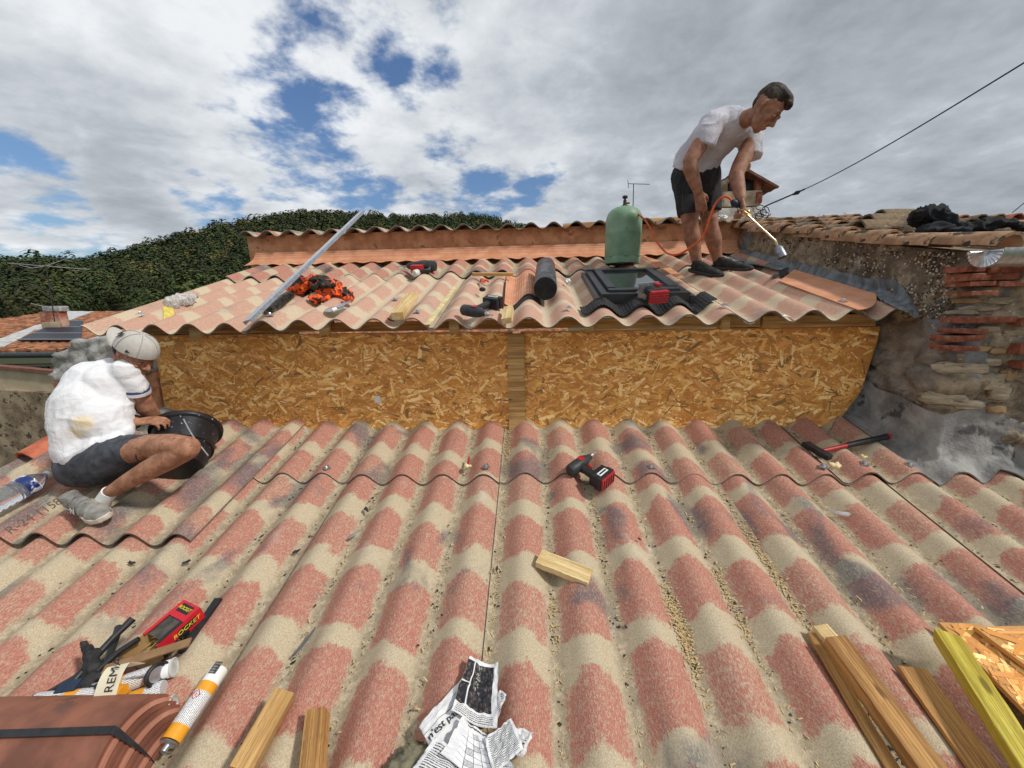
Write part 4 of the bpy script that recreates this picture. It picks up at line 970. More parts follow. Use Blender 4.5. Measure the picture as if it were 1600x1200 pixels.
for i in range(161):
    x = ax0+(ax1-ax0)*i/160; r = []
    for j in range(9):
        v = j/8; ye = 2.10+.015*math.sin(x*9)+(.10*(x-.9)*4 if x > .9 else 0)+(.3*(.33-x) if x < .33 else 0); y = ye+(sky0+.02-ye)*v
        if x < skx0: y = ye+(.13*v)
        if x > skx1: y = ye+(.16*v)
        z = zU(x, y)+.017+.003*math.sin(i*1.9)*(1-v*.5)+(.028*v*v if skx0 < x < skx1 else .004)
        r.append(Vector((x, y, z)))
    P.append(r)
o = MB().slab(P, .004, (0, -.3, 1)).build('pleated_apron', M_blackr, sk, ang=80); o.matrix_parent_inverse = skM.inverted()
# membrane roll + orange ribbed piece
a, b_ = Up(865, 402, .0), 0
ra = Vector((.115, 2.40, 0)); ra.z = UH+US*ra.y+CH+.055; rb = Vector((.10, 3.05, 0)); rb.z = UH+US*rb.y+CH+.058
ra = Up(852, 451, .115); rb = Up(846, 408, .13); rb.y = ra.y+.62; rb.z = ra.z+.62*US; rb.x = ra.x+.03
M, ln = frame3(ra, rb); rr = .068
rl = root('membrane_roll', 'roll of black bitumen membrane standing out beside the skylight', 'roll', M)
spn = [(.012+.0042*t_/1.0*1.0, t_) for t_ in [k*.35 for k in range(96)]]
MB().lathe([(rr*.97, 0), (rr, .004), (rr, ln-.004), (rr*.97, ln)], 40, (0, 0, 0), (1, 0, 0)).build('outer_wrap', mat('bitumen_sheet', lin(52, 52, 56), .35, c2=lin(92, 92, 98), scale=22, bump=.002, c3=lin(30, 30, 32), t3=.5, s3=20, spec=.6), rl)
sq = MB(); pts = []
for k in range(150):
    t_ = k*.28; r = .012+(rr-.014)*k/150; pts.append(Vector((-.004, r*math.cos(t_), r*math.sin(t_))))
sq.tube(pts, .0022, 6).build('spiral_end', M_black, rl)
MB().lathe([(rr*.98, 0), (rr*.98, .003)], 40, (-.0025, 0, 0), (1, 0, 0)).build('rolled_edge', M_blackr, rl)
def drape(name, cor, m, off, th, amp=1.0, nx=40, ny=20, sf='U', par=None):
    f = Up if sf == 'U' else Lp; z_ = zU if sf == 'U' else zL
    q = [f(x, y, .05) for x, y in cor]; P = []
    for i in range(nx+1):
        r = []
        for j in range(ny+1):
            p = q[0].lerp(q[1], i/nx).lerp(q[3].lerp(q[2], i/nx), j/ny)
            base = (UH+US*p.y if sf == 'U' else LH+LS*p.y)
            p.z = base+(z_(p.x, p.y)-base)*amp+CH*(1-amp)+off; r.append(p)
        P.append(r)
    o = MB().slab(P, th, (0, -.3, 1)).build(name, m, par, ang=60); 
    return o
o = drape('ribbed_flashing', [(788, 470), (838, 462), (836, 424), (792, 424)], M_rib, .016, .004); with_uv(o, lambda c: (c.y, c.x)); tag(o, 'square piece of ribbed orange flashing beside the membrane roll', 'flashing')
o = drape('membrane_scrap', [(784, 476), (846, 466), (838, 440), (788, 440)], M_blackr, .008, .005); tag(o, 'black membrane backing peeking out below the square orange flashing', 'membrane')
o = drape('ribbed_flashing', [(1060, 448), (1068, 446), (1028, 418), (1000, 408)], M_terra, .05, .004, .15); tag(o, 'warped orange flashing strip between the gas bottle and the worker', 'flashing')
o = drape('membrane_scrap', [(1205, 440), (1222, 438), (1232, 426), (1218, 426)], M_blackr, .03, .006, .6); tag(o, 'small black membrane scrap at the upper end of the long orange strip', 'membrane')
o = drape('lead_scrap', [(1100, 428), (1112, 428), (1110, 392), (1098, 388)], M_blackr, .03, .004, .6)
bpy.data.objects.remove(o)

# ------------------------------------------------------------------ power tools
M_tool = mat('tool_charcoal', (.030, .035, .038), .5, var=.25, scale=30, bump=.0003)
def cordless(name, label, sf, head, batt, off, sc=1.0, lab=True, flip=1, redtop=False, lift=0, tilt=0):
    M, ln = frame(sf, head, batt, off, tilt=tilt); t = root(name, label, 'power tool', M @ Matrix.Translation((0, 0, lift)))
    L_ = ln; R = .030*sc
    MB().lathe([(R*.75, -.075*sc), (R, -.065*sc), (R*1.05, -.02*sc), (R*1.0, .02*sc), (R*.85, .045*sc), (R*.6, .065*sc), (R*.45, .085*sc)], 20, (0, 0, R), (0, flip, 0)).build('motor_housing', M_tool, t)
    MB().lathe([(R*.42, 0), (R*.42, .018*sc), (R*.2, .022*sc), (R*.14, .05*sc)], 12, (0, flip*.083*sc, R), (0, flip, 0)).build('chuck', M_steel, t)
    MB().tube([(R*.5, -flip*.01, R*.95), (L_*.45, -flip*.015*sc, R*.9), (L_*.85, -flip*.018*sc, R*.9)], [R*.85, R*.62, R*.75], 14).build('handle', M_black, t)
    MB().tube([(R*1.2, flip*.022*sc, R), (R*1.9, flip*.012*sc, R)], .008*sc, 8).build('trigger', M_red, t)
    MB().box((0, 0, 0), (.030*sc, .098*sc, .062*sc)).build('battery_mount', M_black, t, bevel=.006*sc).location = (L_*.93, -flip*.01*sc, R)
    b_ = MB().box((0, 0, 0), (.035*sc, .105*sc, .066*sc)).build('battery_pack', M_black, t, bevel=.005*sc); b_.location = (L_*.93+.032*sc, -flip*.01*sc, R)
    f_ = MB(); 
    f_.box((0, 0, 0), (.010*sc, .096*sc, .058*sc)); 
    o = f_.build('battery_base', M_red, t, bevel=.002); o.location = (L_*.93+.054*sc, -flip*.01*sc, R)
    g = MB()
    for i in range(5):
        g.box((0, -.036*sc+.018*sc*i, 0), (.0025, .006*sc, .05*sc))
    g.build('vent_grooves', M_black, t).location = (L_*.93+.0595*sc, -flip*.01*sc, R)
    l2 = MB().box((0, 0, 0), (.022*sc, .06*sc, .001)).build('rating_label', M_white, t); l2.location = (L_*.93+.022*sc, -flip*.01*sc, R+.0338*sc)
    MB().box((0, 0, 0), (.008*sc, .05*sc, .0012)).build('label_print', M_black, t).location = (L_*.93+.022*sc, -flip*.01*sc, R+.0346*sc)
    MB().box((0, 0, 0), (.03*sc, .03*sc, .002)).build('side_badge', M_red, t, bevel=.0005).location = (.0, flip*.01, R*2.03)
    return t
cordless('cordless_driver', 'black cordless driver with red battery base lying near the overlap of the lower roof', Lp, (905, 733), (938, 751), .065, 1.0)
cordless('cordless_driver', 'black cordless driver lying near the dormer eave left of the membrane roll', Up, (740, 495), (772, 481), .055, .95, flip=-1)
# hammer drill by the back wall
M, ln = frame(Up, (637, 420), (684, 420), .085); t = root('hammer_drill', 'cordless hammer drill with long bit lying against the orange back wall', 'power tool', M)
MB().lathe([(.016, 0), (.026, .02), (.030, .05), (.036, .07), (.042, .12), (.045, .2), (.034, .235)], 20, (0, 0, .02), (1, 0, 0)).build('motor_housing', M_tool, t)
MB().tube([(-.10, 0, .02), (.01, 0, .02)], .0035, 8).build('drill_bit', M_steel, t)
MB().box((0, 0, 0), (.09, .06, .06)).build('battery_pack', M_red, t, bevel=.004).location = (.11, -.07, .012)
MB().tube([(.19, -.01, .02), (.2, -.07, .0), (.14, -.09, .0)], [.022, .018, .016], 10).build('handle', M_black, t)
MB().lathe([(.024, 0), (.026, .01), (.026, .06), (.018, .07)], 20, (.105, -.13, -.012), (.35, .9, .1)).build('spray_cap', mat('pale_can', (.6, .62, .58), .4, var=.1), t)
# jigsaw
M, ln = frame(Up, (1010, 470), (1044, 487), .06); t = root('cordless_jigsaw', 'cordless jigsaw with big red battery resting on the skylight apron', 'power tool', M @ Matrix.Translation((.01, 0, .02)) @ Matrix.Scale(.78, 4))
MB().box((0, 0, 0), (.012, .15, .12)).build('sole_plate', M_steel, t, bevel=.002).location = (-.01, .0, .045)
MB().tube([(0, 0, .05), (.03, .01, .055), (.07, .012, .055), (.10, .0, .05)], [.035, .045, .036, .03], 16).build('motor_housing', M_tool, t)
MB().tube([(.02, .045, .06), (.08, .065, .06), (.12, .03, .05)], .018, 12).build('handle', mat('tool_navy', lin(34, 48, 58), .5), t)
MB().box((0, 0, 0), (.06, .03, .02)).build('badge', M_red, t, bevel=.003).location = (.05, .03, .10)
MB().box((0, 0, 0), (.03, .13, .085)).build('battery_top', M_black, t, bevel=.006).location = (.118, -.012, .045)
MB().box((0, 0, 0), (.035, .124, .08)).build('battery_pack', M_red, t, bevel=.004).location = (.15, -.012, .045)
g = MB()
for i in range(7):
    for j in range(4): g.box((.169, -.066+.018*i, .018+.018*j), (.002, .008, .007))
g.build('vent_grooves', M_black, t)
MB().tube([(-.012, .0, .05), (-.09, .01, .055)], .003, 6).build('saw_blade', M_steel, t)
MB().lathe([(.006, -.006), (.016, -.006), (.016, .006), (.006, .006)], 14, (-.04, -.05, .03), (0, 0, 1)).build('guide_roller', M_steel, t)
# small pliers / tape
M, ln = frame(Up, (752, 440), (762, 449), .05); t = root('pliers', 'small orange handled pliers beside the short batten', 'pliers', M)
MB().tube([(-.03, .02, .01), (0, 0, .012), (.03, -.012, .01)], [.006, .009, .004], 8).build('jaw', M_grey, t)
MB().tube(smooth([(0, 0, .01), (.02, .03, .01), (.06, .035, .01)], 4), .008, 8).build('handle', mat('orange_plastic', lin(226, 84, 34), .5), t); MB().tube(smooth([(0, 0, .01), (.03, .0, .01), (.07, .008, .01)], 4), .008, 8).build('handle', MATS['orange_plastic'], t)
M, ln = frame(Up, (754, 455), (764, 455), .045); o = MB().sph((0, 0, .012), .02, sc=(1.1, .8, .7)).build('rubber_plug', M_blackr); o.matrix_world = M; tag(o, 'small black rubber plug below the short batten on the dormer roof', 'plug')
# hatchet
M, ln = frame(Lp, (1277, 711), (1386, 688), .062); t = root('roofing_hammer', 'roofing hammer with red and black grip lying at the right of the lower roof', 'hammer', M)
MB().tube([(0, 0, .02), (ln*.38, 0, .022), (ln*.40, 0, .022)], [.011, .012, .014], 12).build('shaft', M_red, t)
MB().tube([(ln*.38, 0, .022), (ln*.6, 0, .024), (ln*.9, 0, .026), (ln*.96, 0, .026)], [.014, .016, .0145, .017], 12).build('grip', M_black, t)
MB().tube([(ln*.955, 0, .026), (ln, 0, .026)], [.0175, .015], 12).build('end_cap', M_red, t)
MB().prism([(-.022, .075), (.018, .07), (.016, .02), (.024, -.02), (.02, -.055), (-.012, -.058), (-.018, -.02), (-.016, .02)], .008, .034).build('hammer_head', M_black, t, bevel=.003)
# trowel
M, ln = frame(Up, (510, 488), (545, 478), .05); t = root('trowel', 'round nosed steel trowel lying on the dormer roof beside the orange jacket', 'trowel', M)
MB().prism([(.0+.05*math.cos(a)*1.1+.05, .045*math.sin(a)) for a in (math.pi*2*k/18 for k in range(18))], .004, .008).build('blade', M_steel, t, bevel=.001)
MB().prism([(.06, .0), (.075, -.022), (.19, .035), (.195, .06), (.13, .05)], .009, .013).build('blade', M_steel, t, bevel=.001)
MB().tube([(.02, -.03, .01), (.045, -.035, .014)], .012, 10).build('ferrule', M_white, t)

# ------------------------------------------------------------------ cloths
def wrinkly(name, blobs, m, vox, amp, sc, label=None, cat=None, it=3):
    b = MB()
    for c, r, s_ in blobs: b.sph(c, r, 16, 12, s_)
    lo = mnoise
    def dp(p, n):
        q = Vector((p.x*sc, p.y*sc, p.z*sc)); w = Vector((fb(q.x*.6, q.y*.6, q.z*.6, 2), fb(q.y*.6+5, q.z*.6, q.x*.6, 2), 0))
        rd = 1-abs(mnoise.noise(q+w*1.2)*2); rd2 = 1-abs(mnoise.noise(q*2.1+w*2+Vector((9, 1, 3)))*2)
        return p+n*(amp*(rd**2*1.2-.5)+amp*.4*(rd2**2-.4))
    o = remesh(name, b, m, None, vox, it, dp)
    return tag(o, label, cat) if label else o
M_or = bpy.data.materials.new('camo_orange'); M_or.use_nodes = True; t = NT(M_or.node_tree); M_or.node_tree.nodes.clear()
co = t.n('ShaderNodeTexCoord').outputs['Object']; v1 = t.noise(co, 24, 5, .6, 1.2).outputs[0]; v2 = t.noise(t.mp(co, loc=(5, 5, 5)), 9, 2).outputs[0]
c = t.mix(t.ss(v1, .515, .535), lin(255, 98, 24), lin(74, 24, 16)); c = t.mix(t.ss(v2, .57, .59), c, lin(24, 18, 16))
b = t.n('ShaderNodeBsdfPrincipled', {'Base Color': c, 'Roughness': .6}); t.L.new(b.outputs[0], t.n('ShaderNodeOutputMaterial').inputs[0])
def jk(x, y, off=.05): p = Up(x, y, off); return p
def zs(p, dz): return Vector((p.x, p.y, UH+US*p.y+CH+dz))
J = [(zs(jk(470, 455), .03), .07, (1.1, 1, .75)), (zs(jk(458, 456), .03), .05, (1, 1, .8)), (zs(jk(490, 452), .035), .08, (1.2, 1.2, .65)), (zs(jk(515, 458), .03), .085, (1.1, 1, .6)), (zs(jk(535, 465), .02), .06, (1, 1, .6)), (zs(jk(500, 470), .01), .05, (1.3, .8, .6)), (zs(jk(545, 470), .01), .03, (1, 1, .8))]
wrinkly('work_jacket', J, M_or, .008, .016, 16, 'crumpled blaze orange and black camouflage jacket on the dormer roof', 'jacket')
o = wrinkly('work_glove', [(zs(jk(502, 456), .075), .05, (1.3, 1, .45)), (zs(jk(515, 462), .06), .04, (1, 1.2, .5)), (zs(jk(494, 462), .05), .03, (1, 1, .6))], mat('dark_fabric', lin(40, 34, 30), .9, c2=lin(78, 66, 56), scale=30, bump=.002), .006, .012, 30, 'dark tangled gloves bundled inside the orange jacket', 'gloves')
tg = MB().tube(smooth([zs(jk(452, 461), -.005), zs(jk(435, 472), -.012), zs(jk(420, 484), -.015)], 5), [.03]*11, 12).build('rolled_fabric', mat('mottled_grey_fabric', lin(58, 54, 50), .9, c2=lin(110, 104, 94), scale=40, bump=.003)); tag(tg, 'rolled dark mottled cloth lying in the valley beside the steel channel', 'cloth')
K = []
for (x, y, Y, r, s_) in ((1450, 338, 2.35, .075, (1.1, 1, .75)), (1440, 335, 2.35, .055, (1, 1, .7)), (1470, 348, 2.33, .07, (1.1, 1, .8)), (1462, 358, 2.28, .05, (1.6, 1, .5)), (1495, 355, 2.3, .05, (1.6, 1, .5)), (1430, 338, 2.35, .03, (1, 1, .7)),
                         (1520, 356, 2.2, .045, (1.2, 1, .55)), (1545, 352, 2.2, .05, (1.2, 1, .6)), (1570, 350, 2.2, .045, (1.5, 1, .5)), (1600, 356, 2.2, .04, (1.6, 1, .45)), (1500, 362, 2.2, .035, (1.6, 1, .45)), (1640, 358, 2.2, .04, (1.6, 1, .45))):
    K.append((atY(x, y, Y), r, s_))
wrinkly('black_jacket', K, mat('black_cloth', (.010, .011, .013), .9, var=.4, scale=30, bump=.0015), .007, .018, 13, 'black fleece jacket thrown over the tiles of the right roof', 'jacket')

# ------------------------------------------------------------------ bottles
M_clear = mat('clear_plastic', (.9, .92, .95), .08, spec=.6, trans=.92, var=.02)
def bottle(a, b_, sf, off, r, label, m, cap, lab=True, amp=.0, name='water_bottle'):
    M, ln = frame(sf, a, b_, off); t = root(name, label, 'bottle', M @ Matrix.Translation((0, 0, r)))
    pr_ = [(r*.6, 0), (r*.92, .008)]; n = 22
    for i in range(n+1):
        u = i/n; pr_.append((r*(1-.05*(i % 3 == 0)), .012+u*ln*.68))
    pr_ += [(r*.85, ln*.78), (r*.5, ln*.88), (r*.30, ln*.92), (r*.30, ln*.95)]
    b = MB().lathe(pr_, 28, (0, 0, 0), (1, 0, 0))
    if amp: b.v = [tuple(Vector(v)+Vector((0, fb(v[0]*30, v[1]*30, v[2]*30)*amp, fb(v[1]*30, v[0]*30, v[2]*30)*amp))) for v in b.v]
    b.build('bottle_body', m, t)
    MB().lathe([(r*.36, 0), (r*.38, .004), (r*.38, ln*.05), (r*.3, ln*.06)], 20, (ln*.94, 0, 0), (1, 0, 0)).build('bottle_cap', cap, t)
    if lab:
        MB().lathe([(r*1.02, 0), (r*1.02, ln*.16)], 28, (ln*.55, 0, 0), (1, 0, 0)).build('paper_label', mat('blue_label', lin(30, 50, 110), .4, c2=lin(220, 225, 235), scale=26, contrast=(.52, .6)), t)
    return t
bottle((-22, 812), (86, 752), Lp, .075, .048, 'large clear water bottle with blue label lying at the left edge', M_clear, M_white)
bottle((262, 484), (312, 471), Up, .04, .036, 'squashed clear plastic bottle lying on the left of the dormer roof', mat('cloudy_plastic', (.86, .84, .82), .25, trans=.55, var=.05, bump=.003, bscale=30), M_clear, False, .02, 'crushed_bottle')
o = drape('yellow_wrapper', [(253, 493), (274, 490), (270, 481), (256, 483)], mat('yellow_film', lin(206, 186, 90), .4), .012, .002); tag(o, 'small yellow wrapper lying beside the squashed bottle', 'wrapper')

# ------------------------------------------------------------------ bucket
bc, bt = Vector(Lp(281, 738, .055)), None
bcen = atY(278, 731, 1.68); tcen = atY(293, 672, 1.86)
tcen = bcen+(tcen-bcen).normalized()*.235
ax = (tcen-bcen).normalized(); Mb = ax.to_track_quat('Z', 'Y').to_matrix().to_4x4(); Mb.translation = bcen
bk_ = root('mason_bucket', 'black plastic builder bucket splashed with plaster, tilted against the crouching worker knee', 'bucket', Mb)
M_bk = mat('splashed_black_plastic', (.016, .016, .018), .4, var=.2, c3=(.45, .45, .43), t3=.635, s3=55)
MB().lathe([(.002, .0), (.095, 0), (.100, .006), (.113, .06), (.126, .15), (.138, .215), (.150, .22), (.153, .225), (.153, .240), (.148, .243), (.146, .232), (.134, .226), (.122, .15), (.108, .06), (.095, .012), (.002, .010)], 48).build('bucket_body', M_bk, bk_)
MB().lathe([(.122, .10), (.128, .102), (.129, .108), (.124, .11)], 48).build('rib_ring', M_bk, bk_)
hp2 = [(0.152*math.cos(a), .152*math.sin(a)*.25-.02, .225+.02*math.sin(a)) for a in ()]
pA, pB = Vector(atY(287, 655, 1.70)), Vector(atY(325, 712, 1.62))
iv = Mb.inverted(); MB().tube(smooth([iv@pA, iv@(pA.lerp(pB, .5)+Vector((0, -.012, .008))), iv@pB], 6), .0032, 8).build('wire_handle', M_steel, bk_)
MB().lathe([(.055, .001), (.065, .001), (.065, -.002), (.055, -.002)], 30).build('base_ring', M_bk, bk_)

# ------------------------------------------------------------------ foam, paper, flakes, chips
def blobby(px, sf, r, label, m=M_foam, cat='foam', off=.05, name='foam_blob', amp=.4, n=7):
    p = sf(*px, off); b = MB(); r_ = random.Random(px[0])
    for _ in range(n): b.sph(p+Vector((r_.gauss(0, r*.5), r_.gauss(0, r*.5), r*.4+r_.uniform(0, r*.5))), r*r_.uniform(.35, .6), 10, 8)
    o = remesh(name, b, m, None, r*.12, 1, lambda q, nn: q+nn*r*amp*.4*fb(q.x*60, q.y*60, q.z*60)); return tag(o, label, cat)
blobby((1301, 732), Lp, .026, 'blob of cream expanding foam beside the roofing hammer')
blobby((731, 731), Lp, .016, 'cream foam dab with a red nozzle near the middle of the lower roof')
blobby((1350, 716), Lp, .013, 'thin smear of pale foam right of the larger foam blob')
o = MB().tube([Lp(731, 726, .06), Lp(733, 714, .06)], [.006, .005], 8).build('red_nozzle', M_red); tag(o, 'small red plastic nozzle stuck in the foam dab', 'nozzle')
def paperball(px, sf, r, label, name='paper_scrap', m=M_white):
    return blobby(px, sf, r, label, m, 'paper', .05, name, 1.2, 5)
paperball((886, 444), Up, .026, 'crumpled white paper right of the membrane roll')
paperball((1094, 338), lambda x, y, o: atY(x, y, 3.55), .045, 'white plastic bag between the standing worker legs on the wall capping')
paperball((1127, 346), lambda x, y, o: atY(x, y, 3.6), .04, 'white plastic scrap right of the standing worker legs')
def flake(px, sf, s_, ang, label, m, zf=zL, name='tar_flake', cat='debris', group=None, asp=.45):
    p = sf(*px, .0); 
    r_ = random.Random(px[0]*7+px[1]); n = 9; k = LS if sf is Lp else US
    P = []
    pts = []
    for i in range(n):
        a = 2*math.pi*i/n; rr_ = s_*r_.uniform(.55, 1.1); u, v = rr_*math.cos(a), rr_*math.sin(a)*asp
        pts.append((u*math.cos(ang)-v*math.sin(ang), u*math.sin(ang)+v*math.cos(ang)))
    b = MB(); vs = []
    for dz in (.006, .0035):
        for u, v in pts: x, y = p.x+u, p.y+v; vs.append((x, y, zf(x, y)+.024+dz+r_.uniform(0, .004)))
    vs.append((p.x, p.y, zf(p.x, p.y)+.036))
    b.add(vs, [(i, (i+1) % n, 2*n) for i in range(n)]+[(i, n+i, n+(i+1) % n, (i+1) % n) for i in range(n)]+[tuple(range(n, 2*n))])
    o = b.build(name, m, None, smooth=False); return tag(o, label, cat, group)
G = 'black tar flakes scattered on the lower roof'
for px, s_, a, lb in (((208, 892), .013, .3, 'black tar flake below the loose sheet edge, left of the red screw box'), ((294, 889), .016, .9, 'black tar flake above the red screw box'), ((466, 872), .018, .6, 'black folded tar flake in a valley left of the roof centre'),
                      ((573, 806), .02, 2.4, 'branching black tar flake in a valley high on the lower roof'), ((777, 900), .014, 1.5, 'grey black tar lump in the valley left of the pale pine block'), ((583, 788), .012, .9, 'tiny black tar flake just under the sheet overlap'),
                      ((410, 850), .012, .4, 'narrow black tar sliver in a valley right of the loose sheet'), ((461, 1050), .011, .2, 'small black tar crumb at the foot of the grey strip'), ((998, 866), .008, .2, 'tiny dark crumb right of the pale pine block')):
    flake(px, Lp, s_, a, lb, M_blackr, group=G)
flake((480, 1018), Lp, .05, 1.05, 'long grey bitumen strip lying in a valley above the square pine offcut', mat('grey_strip', lin(92, 94, 98), .7), asp=.16, name='bitumen_strip', cat='strip')
flake((556, 845), Lp, .03, 1.0, 'torn translucent grey film in a valley left of the centre', mat('grey_film', lin(120, 120, 120), .5), asp=.3, name='film_scrap')
flake((1312, 815), Lp, .045, 2.4, 'shiny clear film scrap in a valley on the right of the lower roof', mat('shiny_film', lin(196, 192, 188), .15, var=.2), asp=.22, name='film_scrap')
flake((1007, 822), Lp, .012, .4, 'orange yellow wood chip in the valley right of the pale pine block', M_woodpale, name='wood_chip')
flake((809, 518), Up, .0001, .4, 'x', M_woodpale) if False else None
flake((612, 512), Up, .02, .4, 'small black tar flake at the dormer eave', M_blackr, zf=zU)
o = drape('white_tape', [(1222, 500), (1242, 500), (1240, 494), (1228, 494)], M_white, .014, .002); tag(o, 'white scrap of tape on the dormer eave near its right end', 'tape')
# sticker on the board (its code is left out)
a = atY(590, 624, OY-.006); o = MB().box((0, 0, 0), (.034, .001, .042)).build('paper_sticker', M_white); o.location = a; tag(o, 'tiny white sticker on the left flake board panel', 'sticker')
def chips():
    b = MB(); r_ = random.Random(3)
    V = [(k, 1.0 if k not in (0,) else 2) for k in range(-8, 13)]
    for k, _ in V:
        X = LPH+CW*.5+CW*k
        dens_ = {-6: .4, -5: .5, -4: .6, -3: .6, -2: .9, -1: 2.2, 0: 1.2, 1: 1.0, 2: 1.3, 3: 1.5, 4: 1.8, 5: 1.6, 6: 1.2, 7: .6}.get(k, .3)
        for _ in range(int(200*dens_)):
            y = .66+1.56*r_.random()**1.0; cl = .5+.5*mnoise.noise(Vector((k*3.1, y*3.0, 0)))
            if r_.random() > cl*1.3: continue
            if X < -1.37 and y > 1.3: continue
            x = X+r_.gauss(0, .010); z = zL(x, y)+(.024 if y > 1.72 else .011)
            s_ = r_.choice((.0012, .0015, .002, .0034)); a = r_.uniform(0, 3.14); u = Vector((math.cos(a), math.sin(a), r_.uniform(-.2, .5)))*s_*r_.uniform(1, 2.5); v = Vector((-math.sin(a), math.cos(a), r_.uniform(-.1, .3)))*s_*.6
            c = Vector((x, y, z+.001)); b.add([c-u-v, c+u-v, c+u+v, c-u+v, c+Vector((0, 0, -.003))], [(0, 1, 2, 3), (0, 4, 1), (1, 4, 2), (2, 4, 3), (3, 4, 0)])
    # a thick drift of sawdust
    for (px, n, sx3, sy3) in (((1068, 985), 420, .012, .07), ((797, 700), 200, .010, .12), ((940, 830), 60, .01, .1), ((860, 970), 60, .01, .05), ((1200, 900), 160, .01, .16), ((1160, 860), 120, .01, .14), ((1110, 940), 140, .01, .08)):
        p = Lp(*px, 0)
        k = round((p.x-LPH)/CW-.5); X = LPH+CW*.5+CW*k
        for _ in range(n):
            x, y = X+r_.gauss(0, sx3), p.y+r_.gauss(0, sy3); s_ = r_.uniform(.0018, .0036); a = r_.uniform(0, 3.14)
            u = Vector((math.cos(a), math.sin(a), r_.uniform(-.3, .3)))*s_*1.6; v = Vector((-math.sin(a), math.cos(a), 0))*s_*.7; c = Vector((x, y, zL(x, y)+(.026 if y > 1.72 else .013)+r_.uniform(0, .003)))
            b.add([c-u-v, c+u-v, c+u+v, c-u+v, c+Vector((0, 0, -.004))], [(0, 1, 2, 3), (0, 4, 1), (1, 4, 2), (2, 4, 3), (3, 4, 0)])
    tag(b.build('sawdust', mat('sawdust', lin(206, 184, 140), .8, c2=lin(180, 150, 104), scale=200), None, smooth=False), 'pale sawdust and wood crumbs lying along the valleys of the lower roof', 'sawdust', kind='stuff')
    b = MB()
    for k in range(-9, 14):
        X = LPH+CW*.5+CW*k
        for _ in range(46):
            y = .66+1.5*r_.random(); x = X+r_.gauss(0, .011); s_ = r_.choice((.0014, .002, .0032))*r_.uniform(.7, 1.3); a = r_.uniform(0, 3.14)
            if X < -1.37 and y > 1.3: continue
            u = Vector((math.cos(a), math.sin(a), .1))*s_*1.5; v = Vector((-math.sin(a), math.cos(a), 0))*s_; c = Vector((x, y, zL(x, y)+(.025 if y > 1.72 else .012)))
            b.add([c-u-v, c+u-v*.6, c+u*.7+v, c-u+v, c+Vector((0, 0, -.003))], [(0, 1, 2, 3), (0, 4, 1), (1, 4, 2), (2, 4, 3), (3, 4, 0)])
    tag(b.build('tar_crumbs', M_blackr, None, smooth=False), 'black tar crumbs and grit along the valleys of the lower roof', 'grit', kind='stuff')
chips()

# ------------------------------------------------------------------ writing
def textmesh(s, size, ext=.0004):
    cu = bpy.data.curves.new('lettering', 'FONT'); cu.body = s; cu.size = size; cu.extrude = ext; cu.align_x = 'CENTER'; cu.align_y = 'CENTER'
    o = bpy.data.objects.new('t', cu); COL.objects.link(o); dg = bpy.context.evaluated_depsgraph_get(); dg.update()
    me = bpy.data.meshes.new_from_object(o.evaluated_get(dg)); bpy.data.objects.remove(o); me.name = 'lettering'; return me
def text(s, size, m, parent, M, sx=1.0, shear=0.0, bold=0):
    me = textmesh(s, size); 
    for v in me.vertices: v.co.x = v.co.x*sx+shear*v.co.y
    me.materials.clear(); me.materials.append(m); o = bpy.data.objects.new('lettering', me); COL.objects.link(o)
    if parent: o.parent = parent
    o.matrix_local = M if parent else M
    if not parent: o.matrix_world = M
    return o
M_ink = mat('ink', (.03, .03, .03), .7)
def bolden(me, d):
    bm = bmesh.new(); bm.from_mesh(me); g = bmesh.ops.duplicate(bm, geom=bm.verts[:]+bm.edges[:]+bm.faces[:])
    for v in g['geom']:
        if isinstance(v, bmesh.types.BMVert): v.co += Vector((d, d*.5, .00005))
    bm.to_mesh(me); bm.free()
me = textmesh('R-24 1158-05', .05, .0)
a, b_ = Lp(14, 838, .05), Lp(118, 772, .05); ux = (b_-a); ln = ux.length; ux.z = 0; ux.normalize(); uy = Vector((-ux.y, ux.x, 0)); c = (a+b_)/2
w_ = max(v.co.x for v in me.vertices)-min(v.co.x for v in me.vertices)
for v in me.vertices:
    x = v.co.x*ln/w_*.96; y = v.co.y*.8; p = c+ux*x+uy*y; v.co = Vector((p.x, p.y, zL(p.x, p.y)+.036+.0015))
me.materials.clear(); me.materials.append(mat('stamp_ink', lin(92, 80, 66), .9)); o = bpy.data.objects.new('stamped_lettering', me); COL.objects.link(o); o.parent = loose

# ------------------------------------------------------------------ pile at the lower left
C3 = Lp(215, 1195, .05)
M, ln = frame(Lp, (232, 1188), (0, 1196), .05)
ts = root('clay_tile_stack', 'nested stack of brown clay tiles bound with a black strap in the lower left corner', 'tile stack', M @ Matrix.Translation((-.030, .012, -.040)))
M_ct = mat('brown_clay', lin(108, 68, 54), .6, c2=lin(150, 96, 74), scale=7, bump=.001, c3=lin(110, 76, 64), t3=.6, s3=6)
M_ct2 = mat('pink_clay', lin(176, 120, 98), .7, c2=lin(200, 146, 122), scale=12, bump=.001)
for i in range(9):
    R_ = .118-.0005*i
    o = halfpipe(.46, R_, R_+.004, .010, 24, math.pi*.93).build('clay_tile', M_ct if i % 3 != 1 else M_ct2, ts, ang=50)
    o.location = (-.0065*(9-i)*(-1)*-1 if False else .006*(8-i)*-1+.048, -.002*i, -.052+.0145*i); o.rotation_euler = (rad(-8+rng.uniform(-1, 1)), 0, rad(rng.uniform(-.6, .6)))
st_ = []; aa = rad(3)
for x, r in ((.50, .1235), (.40, .1232), (.25, .123), (.12, .1228), (.046, .1232), (.038, .112), (.026, .085), (.012, .055), (-.001, .018), (-.004, -.01)): st_.append((x, r))
